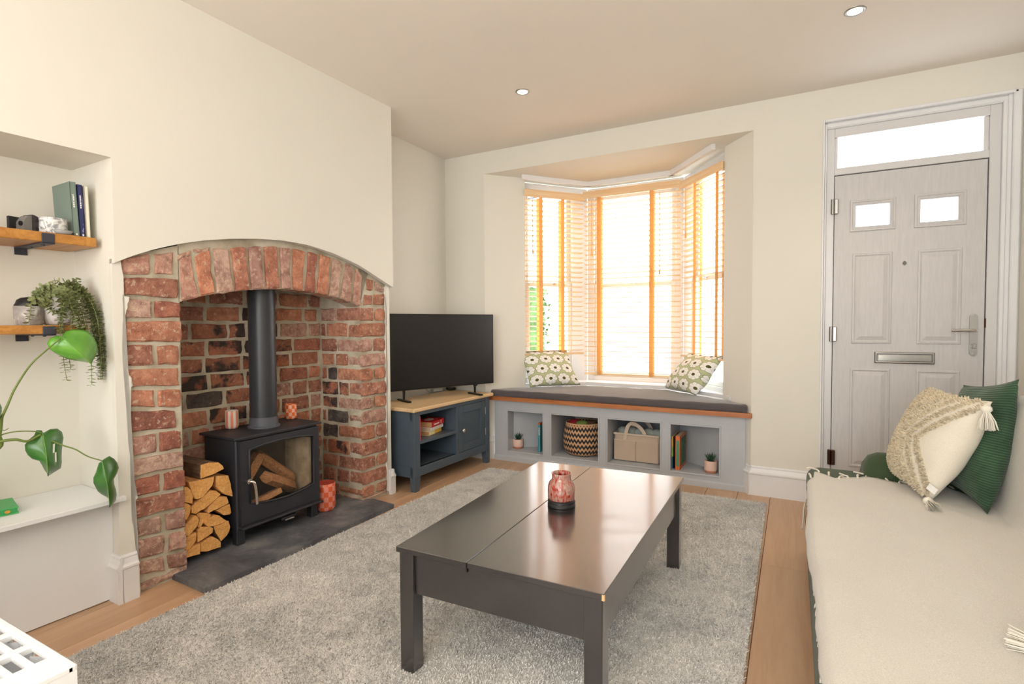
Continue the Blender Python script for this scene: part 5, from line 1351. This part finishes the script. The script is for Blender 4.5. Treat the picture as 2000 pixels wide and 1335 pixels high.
while x-hl > x0: 
    box(b, (x-pitch, ys[0][0]-.004, zr-.012), (x-hl, ys[-1][1]+.004, zr-.0008), bev=.0012); x -= pitch
obj('top_grille', b, M['radwhite'], rad)
b = BMn(); box(b, (x1-.014, y0, .12), (x1-.0008, y1-.001, zr-.002), bev=0); obj('end_cover', b, M['radwhite'], rad)
b = BMn(); box(b, (x0, y0, .12), (x0+.014, y1, zr-.006), bev=.006); obj('end_cover', b, M['radwhite'], rad)
for yy in (y1-.016, y0+.004):
    b = BMn(); pts = []; x = x0+.02
    while x < x1-.02: pts += [(x, yy), (x+.014, yy+.010), (x+.028, yy+.010)]; x += .042
    pts = [p for p in pts if p[0] < x1-.016]
    prism(b, pts+[(p[0], p[1]-.002) for p in pts[::-1]], .12, zr-.016, flat); obj('panel', b, M['radwhite'], rad)
for x in (x0+.1, x1-.1):
    b = BMn(); box(b, (x-.02, y0, 0), (x+.02, y1, .012)); box(b, (x-.012, y0+.02, 0), (x+.012, y0+.05, .2)); obj('foot', b, M['radwhite'], rad)
b = BMn(); tube(b, [(x1-.03, 0, 0), (x1-.03, 0, .14)], .0075, 10); tube(b, [(x0+.03, 0, 0), (x0+.03, 0, .14)], .0075, 10); obj('pipe', b, M['chrome'], rad)

# ------------------------------------------------------------------ niche shelves
def fthing(name, label, cat, s, d, z, rot=0, group=None):
    t = thing(name, label, cat, group=group); t.matrix_world = BM @ Matrix.Translation((s, d, z)) @ Matrix.Rotation(rot, 4, 'Z'); return t
def nshelf(label, z0, z1, se, gp='wooden shelves in the niche'):
    t = fthing('floating_shelf', label, 'shelf', 0, 0, 0, group=gp); rnd = random.Random(int(z0*100)); d0 = .088
    b = BMn(); box(b, (.022, d0, z0), (se, .344, z1), bev=.003)
    o = obj('board', b, M['oakshelf'], t)
    for s0 in (.20,):
        pass
    for (sa, sb) in ((.12, .155), (W(81.5, 465, d0-.004)[0], W(107, 468, d0-.004)[0])) if z0 > 1.3 else ((.12, .155), (W(84, 648, d0-.004)[0], W(109.5, 648, d0-.004)[0])):
        b = BMn(); box(b, (sa, d0-.005, z0-.006), (sb, d0-.0005, z1-.004), bev=.001); box(b, (sa, d0-.005, z0-.006), (sb, .344, z0-.0005)); box(b, (sa, .339, z0-.03), (sb, .3445, z0-.0005)); 
        br = obj('bracket', b, M['bracket'], t)
        for dd in (.13, .24):
            b = BMn(); lathe(b, [(.006, 0), (.005, -.004), (.001, -.005)], 10, c=((sa+sb)/2, dd, z0-.006)); obj('screw', b, M['bracket'], br)
    return t
U1, L1 = 1.4755, 1.127
nshelf('stained wooden shelf on black brackets holding the books and the camera', 1.4385, U1, 1.086)
nshelf('stained wooden shelf on black brackets holding the trailing plant', 1.094, L1, 1.05)
b = BMn(); box(b, (.021, -.010, .4185), (1.1065, .344, .437), bev=.002); box(b, (1.104, -.012, .4185), (1.122, .012, .437), bev=.002)
o = bobj('niche_shelf', b, M['panelwhite']); tag(o, 'white painted ledge across the bottom of the niche', 'shelf')
NZ = .4375
# books on the upper shelf
def nbook(label, pxa, pxb, pyb, dep, d, h, cover, lean, name='book', pages=None):
    sa, sb = W(pxa, pyb, dep)[0], W(pxb, pyb, dep)[0]
    M4 = BM @ Matrix.Translation((sa, dep, U1+.0005+(sb-sa)*max(0, math.sin(lean)) if lean > 0 else U1+.0005+abs((sb-sa)*math.sin(lean))*0)) @ Matrix.Rotation(lean, 4, 'Y')
    return book(name, label, (sb-sa, d, h), M4, cover, pages, group='books in the niche')
ln_ = -.045
gb = nbook('tall grey-green book leaning left of the navy book on the niche shelf', 144.3, 156.2, 458, .125, .155, .214, col('grey_green_cover', (122, 140, 130), .5), ln_)
word('notes on living well', .009, Matrix.Translation((.016, -.0006, .165)) @ Matrix.Rotation(PI/2, 4, 'X') @ Matrix.Rotation(-PI/2, 4, 'Z'), WI, gb) if False else None
nb = nbook('navy blue book with fine white line pattern on the niche shelf', 157.4, 167.0, 459, .125, .15, .208, None or (lambda t: t.fin(t.mix(t.math('GREATER_THAN', t.noise(40, 1, t.mapp(t.co(), (1, 1, .35), rot=(0, .6, 0)), dist=2), .64), lin((44, 50, 98)), lin((150, 156, 190))), .5))(NT('navy_line_cover')), ln_*.8)
nbook('slim mauve book between the navy and the cream books on the niche shelf', 167.3, 169.3, 460, .13, .14, .206, col('mauve_cover', (196, 176, 196)), ln_*.6)
cbk = nbook('cream book at the right end of the row on the niche shelf', 169.6, 177.4, 461, .125, .145, .206, col('cream_cover', (234, 232, 214)), ln_*.5)
# spine marks: pale title bars as on the photo (too small to read)
for bk, w in ((gb, .012), (nb, .011)):
    b = BMn(); rnd = random.Random(4)
    z = .165
    while z > .115: h = rnd.uniform(.003, .007); box(b, (w*.55, -.0006, z-h), (w*.95, 0, z)); z -= h+.002
    obj('spine_lettering', b, WI, bk)
    b = BMn(); box(b, (w*.6, -.0006, .006), (w*1.1, 0, .014)); obj('spine_mark', b, WI, bk)
# camera-like black gadget
ca = fthing('compact_camera', 'small black camera standing on the upper niche shelf', 'camera', W(62, 448, .15)[0], .14, U1+.0008, .25)
b = BMn(); box(b, (-.050, .045, 0), (.004, .056, .056), bev=.003, seg=2); obj('back_plate', b, M['black'], ca)
b = BMn(); prism(b, [(-.026, 0), (.001, 0), (.001, .063), (-.010, .060), (-.020, .048), (-.026, .034)], .004, .046); obj('body', b, simple('grey_gadget_plastic', (122, 118, 114), .4), ca)
b = BMn(); tube(b, [(-.0265, .018, .030), (-.030, .018, .030)], .009, 14); obj('lens', b, M['blackplastic'], ca)
b = BMn(); pts = [(.040*math.cos(a), .066*math.sin(a)) for a in [PI/2*k/8 for k in range(9)]]+[(0, 0)]
prism(b, pts, 0, .05, lambda u, v, d: (u+.001, d, v)); obj('grip', b, simple('plum_black_plastic', (44, 34, 38), .35), ca)
b = BMn(); tube(b, [(.016, -.002, .045), (.016, .001, .045)], .004, 10); tube(b, [(.018, -.002, .014), (.018, .001, .014)], .004, 10); obj('button', b, M['blackplastic'], ca)
t = NT('crumpled_silver_marble'); n = t.noise(30, 6, dist=2.5); M['marble'] = t.fin(t.ramp(n, [(.40, lin((150, 150, 152))), (.47, lin((214, 214, 214))), (.6, lin((238, 238, 236)))]), .35, 0, t.bump(n, .6, .003))
P2 = (W(103, 450, .15)[0], .15)
t = fthing('marbled_pot', 'white marbled candle pot between the camera and the books on the niche shelf', 'pot', P2[0], P2[1], U1+.0008)
b = BMn(); lathe(b, [(.040, 0), (.044, .004), (.0445, .058), (.043, .062), (.040, .062), (.039, .05)], 36, cap0=True, cap1=True); obj('jar', b, M['marble'], t, smooth=True, angle=50)
t = fthing('glass_dish', 'shallow clear dish in front of the grey-green book on the niche shelf', 'dish', W(124, 453, .115)[0]-.004, .118, U1+.0008)
b = BMn(); lathe(b, [(.020, 0), (.026, .002), (.035, .015), (.034, .015), (.024, .005)], 32, cap0=True, cap1=True); obj('bowl', b, simple('frosted_glass', (214, 214, 214), .2, Transmission_Weight=.5), t, smooth=True)
# grey pot with black ball
t = NT('grey_marble'); n = t.noise(16, 6, dist=2.0); M['gmarble'] = t.fin(t.ramp(n, [(.40, lin((150, 144, 140))), (.56, lin((182, 176, 170))), (.62, lin((220, 216, 210)))]), .5)
pc = W(57, 632, .17); t = fthing('marble_candle_pot', 'grey marble pot with a round black lid on the lower niche shelf', 'pot', pc[0], .17, L1+.0008)
b = BMn(); lathe(b, [(.038, 0), (.0425, .006), (.044, .070), (.041, .072), (.039, .06)], 40, cap0=True, cap1=True); obj('jar', b, M['gmarble'], t, smooth=True, angle=50)
b = BMn(); lathe(b, [(.041, .071), (.042, .075), (.038, .082), (.034, .094), (.022, .103), (.001, .106)], 32); obj('lid', b, M['black'], t, smooth=True)
# trailing plant
pp = W(113, 632, .185); PS, PD = pp[0], .185
tp = fthing('trailing_plant', 'trailing plant with small grey-green leaves in a white ribbed pot on the lower niche shelf', 'plant', PS, PD, L1+.0008)
b = BMn(); lathe(b, [(.034, 0), (.044, .004), (.056, .030), (.063, .065), (.061, .100), (.051, .128), (.048, .132), (.046, .128), (.042, .11)], 96, cap0=True, cap1=True, rfun=lambda a, z: 1-.035*abs(math.cos(12*a+z*9))**6)
obj('pot', b, simple('white_ribbed_ceramic', (240, 238, 238), .45, var=.01), tp, smooth=True)
M['leafgg'] = simple('grey_green_leaves', (158, 167, 116), .65, var=.22, scale=60); M['stemg'] = simple('pale_stem', (140, 146, 90), .7)
def pl(px, py, dep): s, z = W(px, py, dep); return V((s-PS, dep-PD, z-L1))
rt = random.Random(21)
strands = []
top = lambda: V((rt.uniform(-.03, .03), rt.uniform(-.03, .03), .13))
def strand(pxs, jit=.006):
    pts = [top()]+[pl(*p)+V((rt.uniform(-jit, jit), rt.uniform(-jit, jit), rt.uniform(-jit, jit))) for p in pxs]; strands.append(spline(pts, 8))
for k in range(12):      # right-hand cascade
    o_ = rt.uniform(-9, 8); e_ = rt.uniform(-55, 10)
    strand([(135+o_*.5, 556+abs(o_), .16), (165+o_, 572+abs(o_)*.8, .13), (183+o_, 610, .11), (192+o_*.9, 655, .10), (197+o_*.6, 690+e_*.6, .10), (199+o_*.4, 728+e_, .10)])
strand([(140, 556, .16), (168, 575, .12), (188, 620, .09), (196, 690, .085), (197, 738, .085)], .002); strand([(140, 560, .15), (160, 590, .11), (172, 650, .09), (179, 700, .08), (180, 752, .08)], .002)
for k in range(9):
    o_ = rt.uniform(-9, 9); strand([(128+o_*.5, 566, .14), (142+o_, 590, .10), (153+o_, 622+o_, .08), (165+o_, 655+abs(o_), .08)])
for k in range(4):
    o_ = rt.uniform(-5, 5); strand([(118+o_, 570, .12), (128+o_, 592, .09), (124+o_, 620, .08), (122+o_, 645+rt.uniform(0, 10), .075)])
strand([(110, 570, .13), (122, 600, .09), (122, 650, .072), (124, 700, .072), (130, 742, .072)], .003); strand([(128, 570, .12), (140, 600, .085), (139, 660, .072), (137, 700, .072), (140, 722, .072)], .003)
for k in range(7):
    o_ = rt.uniform(-8, 8); strand([(100+o_, 562+o_*.3, .16), (82+o_, 572+o_, .14), (74+o_*.8, 588+o_, .13)])
for k in range(5):
    o_ = rt.uniform(-5, 5); strand([(96+o_, 572, .14), (86+o_, 592, .11), (98+o_*1.4, 606+o_, .10), (106+o_, 612, .095)])
strand([(90, 568, .14), (72, 580, .12), (62, 592, .10), (59, 608, .095), (57, 628, .09)], .002)
for k in range(6):
    o_ = rt.uniform(-12, 30); strand([(118+o_, 556+rt.uniform(-6, 4), .17), (128+o_, 546+rt.uniform(0, 10), .17)])
for S_ in strands:
    b = BMn(); tube(b, S_, .0012, 4, cap=False); so = obj('stem', b, M['stemg'], tp)
    b = BMn(); acc = 0; nxt = .004; tw = rt.uniform(0, 3)
    for i in range(1, len(S_)):
        acc += (S_[i]-S_[i-1]).length
        if acc > nxt:
            nxt = acc+.0095; d = (S_[i]-S_[i-1]).normalized(); tw += 1.57+rt.uniform(-.3, .3)
            e = d.orthogonal().normalized(); f_ = d.cross(e)
            for sg in (0, PI):
                a = tw+sg; w_ = (e*math.cos(a)+f_*math.sin(a)+d*rt.uniform(-.1, .35)).normalized(); side = w_.cross(d).normalized(); L = rt.uniform(.014, .021); P_ = S_[i]
                up2 = (side.cross(w_)).normalized()*.0015
                vs = [P_, P_+w_*L*.35+side*L*.48+up2, P_+w_*L*.8+side*L*.38+up2, P_+w_*L, P_+w_*L*.8-side*L*.38+up2, P_+w_*L*.35-side*L*.48+up2]
                vv = [b.verts.new(q) for q in vs]; b.faces.new((vv[0], vv[1], vv[2], vv[3])); b.faces.new((vv[0], vv[3], vv[4], vv[5]))
    lf_ = obj('leaves', b, M['leafgg'], so); lf_['kind'] = 'stuff'

# ------------------------------------------------------------------ monstera
mo = fthing('monstera_plant', 'leafy houseplant with large heart-shaped glossy leaves reaching in from the left of the niche', 'plant', .50, .16, NZ)
def mp(px, py, dep): s, z = W(px, py, dep); return V((s-.50, dep-.16, z-NZ))
def mleafmat(name, a, b_):
    t = NT(name); n = t.noise(9, 3); return t.fin(t.ramp(n, [(.3, lin(a)), (.7, lin(b_))]), .28, 0, Specular_IOR_Level=.5, Coat_Weight=.2)
GL = mleafmat('bright_green_leaf', (76, 142, 44), (116, 180, 66)); GD = mleafmat('deep_green_leaf', (44, 92, 34), (72, 128, 52))
vein = simple('pale_leaf_vein', (132, 176, 84), .4)
def resample(pts, m):
    L = [0]
    for i in range(1, len(pts)): L.append(L[-1]+(pts[i]-pts[i-1]).length)
    out = []
    for k in range(m+1):
        t_ = L[-1]*k/m; i = 1
        while i < len(L)-1 and L[i] < t_: i += 1
        f = (t_-L[i-1])/max(1e-9, L[i]-L[i-1]); out.append(pts[i-1]+(pts[i]-pts[i-1])*f)
    return out
def mleaf(Zf, base, tip, left, right, dep, mat, fold=.022, tipdrop=.03, hole=None, lab=None):
    m = 14
    def cv(p, extra=0): return mp(*Zf(*p), dep+extra)
    b0, t0 = cv(base), cv(tip, -tipdrop)
    Ls = resample([b0]+[cv(p, fold) for p in left]+[t0], m); Rs = resample([b0]+[cv(p, fold) for p in right]+[t0], m)
    Ms = [b0+(t0-b0)*k/m+V((0, -.010*math.sin(PI*k/m), 0)) for k in range(m+1)]
    b = BMn(); nc = 8
    for side, E_ in ((0, Ls), (1, Rs)):
        G = []
        for k in range(m+1):
            row = []
            for c_ in range(nc+1):
                t_ = c_/nc; p = Ms[k]*(1-t_)+E_[k]*t_; p = p+V((0, -.006*math.sin(PI*t_)+.002*math.sin(k*1.9)*t_, 0)); row.append(b.verts.new(p))
            G.append(row)
        for k in range(m):
            for c_ in range(nc):
                if hole and side == 1 and (k, c_) in hole: continue
                b.faces.new((G[k][c_], G[k+1][c_], G[k+1][c_+1], G[k][c_+1]))
    bmesh.ops.remove_doubles(b, verts=b.verts, dist=1e-4)
    o = obj('leaf', b, mat, mo, smooth=True); md = o.modifiers.new('thickness', 'SOLIDIFY'); md.thickness = .0009
    b = BMn(); tube(b, [p+V((0, -.0012, 0)) for p in Ms[:-1]], .0009, 5); obj('midrib', b, vein, o)
    if lab: o['label'] = lab
ZA = lambda x, y: (x/5.805, 530+y/5.805); ZB = lambda x, y: (x/5.804, 780+y/5.804)
mleaf(ZA, (705,745), (1038,1062), [(690,728),(610,725),(545,770),(530,830),(560,880),(640,935),(740,985),(850,1010),(960,1025),(1015,1032)], [(722,700),(760,660),(860,652),(960,660),(1020,690),(1080,770),(1110,850),(1105,920),(1070,990),(1045,1030)], .01, GL, fold=.03, lab='bright young green leaf')
mleaf(ZB, (480,372), (540,868), [(474,345),(440,330),(400,350),(395,395),(350,440),(290,480),(272,540),(295,610),(370,675),(440,690),(470,720),(485,775),(525,820)], [(500,375),(560,335),(630,320),(700,345),(720,430),(705,510),(702,600),(698,700),(700,770),(640,810),(580,845)], .05, GD, hole={(5,3),(6,3),(7,4),(8,4)})
mleaf(ZB, (1155,692), (1240,1218), [(1110,730),(1095,800),(1060,880),(1058,950),(1100,1030),(1160,1080),(1220,1110),(1265,1145),(1272,1172)], [(1190,665),(1240,635),(1310,680),(1350,740),(1345,800),(1310,860),(1285,920),(1310,1000),(1325,1080),(1318,1140)], -.045, GD)
mleaf(ZB, (-330,200), (5,190), [(-300,110),(-200,30),(-100,10),(0,40),(20,90),(24,140)], [(-320,280),(-200,330),(-90,300),(-20,230)], .06, GD)
def mstem(pxs, r0=.0035, r1=.0022):
    pts = spline([mp(*p) if len(p) == 3 else V(p[1:]) for p in pxs], 7); n = len(pts)
    b = BMn(); tube(b, pts, [r0+(r1-r0)*i/(n-1) for i in range(n)], 8); obj('stem', b, stemm, mo, smooth=True)
stemm = simple('green_stem', (110, 128, 58), .5, var=.2, scale=20)
trunk = [V((0, 0, .14)), V((.06, -.01, .20)), mp(-14, 880, .10), mp(-2, 850, .08), mp(3, 812, .06)]
b = BMn(); tube(b, spline(trunk, 6), [.008]*18+[.006]*7, 8); obj('main_stem', b, stemm, mo, smooth=True)
mstem([(2, 818, .06), (15, 790, .05), (30, 757, .04), (60, 712, .02), (95, 680, .01), (119, 660, .008)], .0045)
mstem([(-14, 872, .10), (0, 862, .08), (30, 858, .06), (54, 861, .05), (80, 848, .05)], .0055, .004)
mstem([(-4, 854, .09), (8, 847, .08), (35, 842, .06), (68, 842, .052), (82, 845, .05)], .0025, .002)
mstem([(80, 852, .055), (122, 869, .03), (147, 877, .0), (172, 891, -.02), (199, 899, -.043)], .003, .002)
mstem([(-4, 852, .09), (-20, 840, .08), (-50, 815, .06)], .003, .002)
b = BMn(); tube(b, spline([mp(2, 838, .08), mp(9, 840, .075), mp(17, 836, .07)], 4), .0014, 5); obj('tendril', b, stemm, mo)
b = BMn(); lathe(b, [(.075, 0), (.08, .004), (.095, .15), (.098, .152), (.092, .15), (.088, .13), (.01, .13)], 36, cap0=True, cap1=True); obj('pot', b, simple('stone_grey_pot', (150, 148, 144), .6), mo, smooth=True, angle=40)
# green board book on the ledge
s1, d1_ = WZ(37, 1001.5, NZ)
t = fthing('board_book', 'bright green board book lying on the white ledge at the left edge of the photo', 'book', s1, d1_, NZ+.0005, -.18)
b = BMn(); box(b, (-.2, 0, 0), (0, .16, .004)); box(b, (-.2, 0, .020), (0, .16, .024)); box(b, (-.2, 0, 0), (-.196, .16, .024)); gc = obj('cover', b, col('bright_green_cover', (72, 176, 96), .4), t)
b = BMn(); box(b, (-.197, .002, .004), (-.003, .157, .020)); obj('pages', b, col('green_page_edges', (60, 156, 84), .6), t)
b = BMn(); pts = [(-.030+.008*math.cos(2*PI*k/12), .012+.006*math.sin(2*PI*k/12)) for k in range(12)]; prism(b, pts, -.0006, .0, lambda u, v, d: (u, d, v)); obj('cover_mark', b, col('orange_mark', (206, 150, 60)), t)
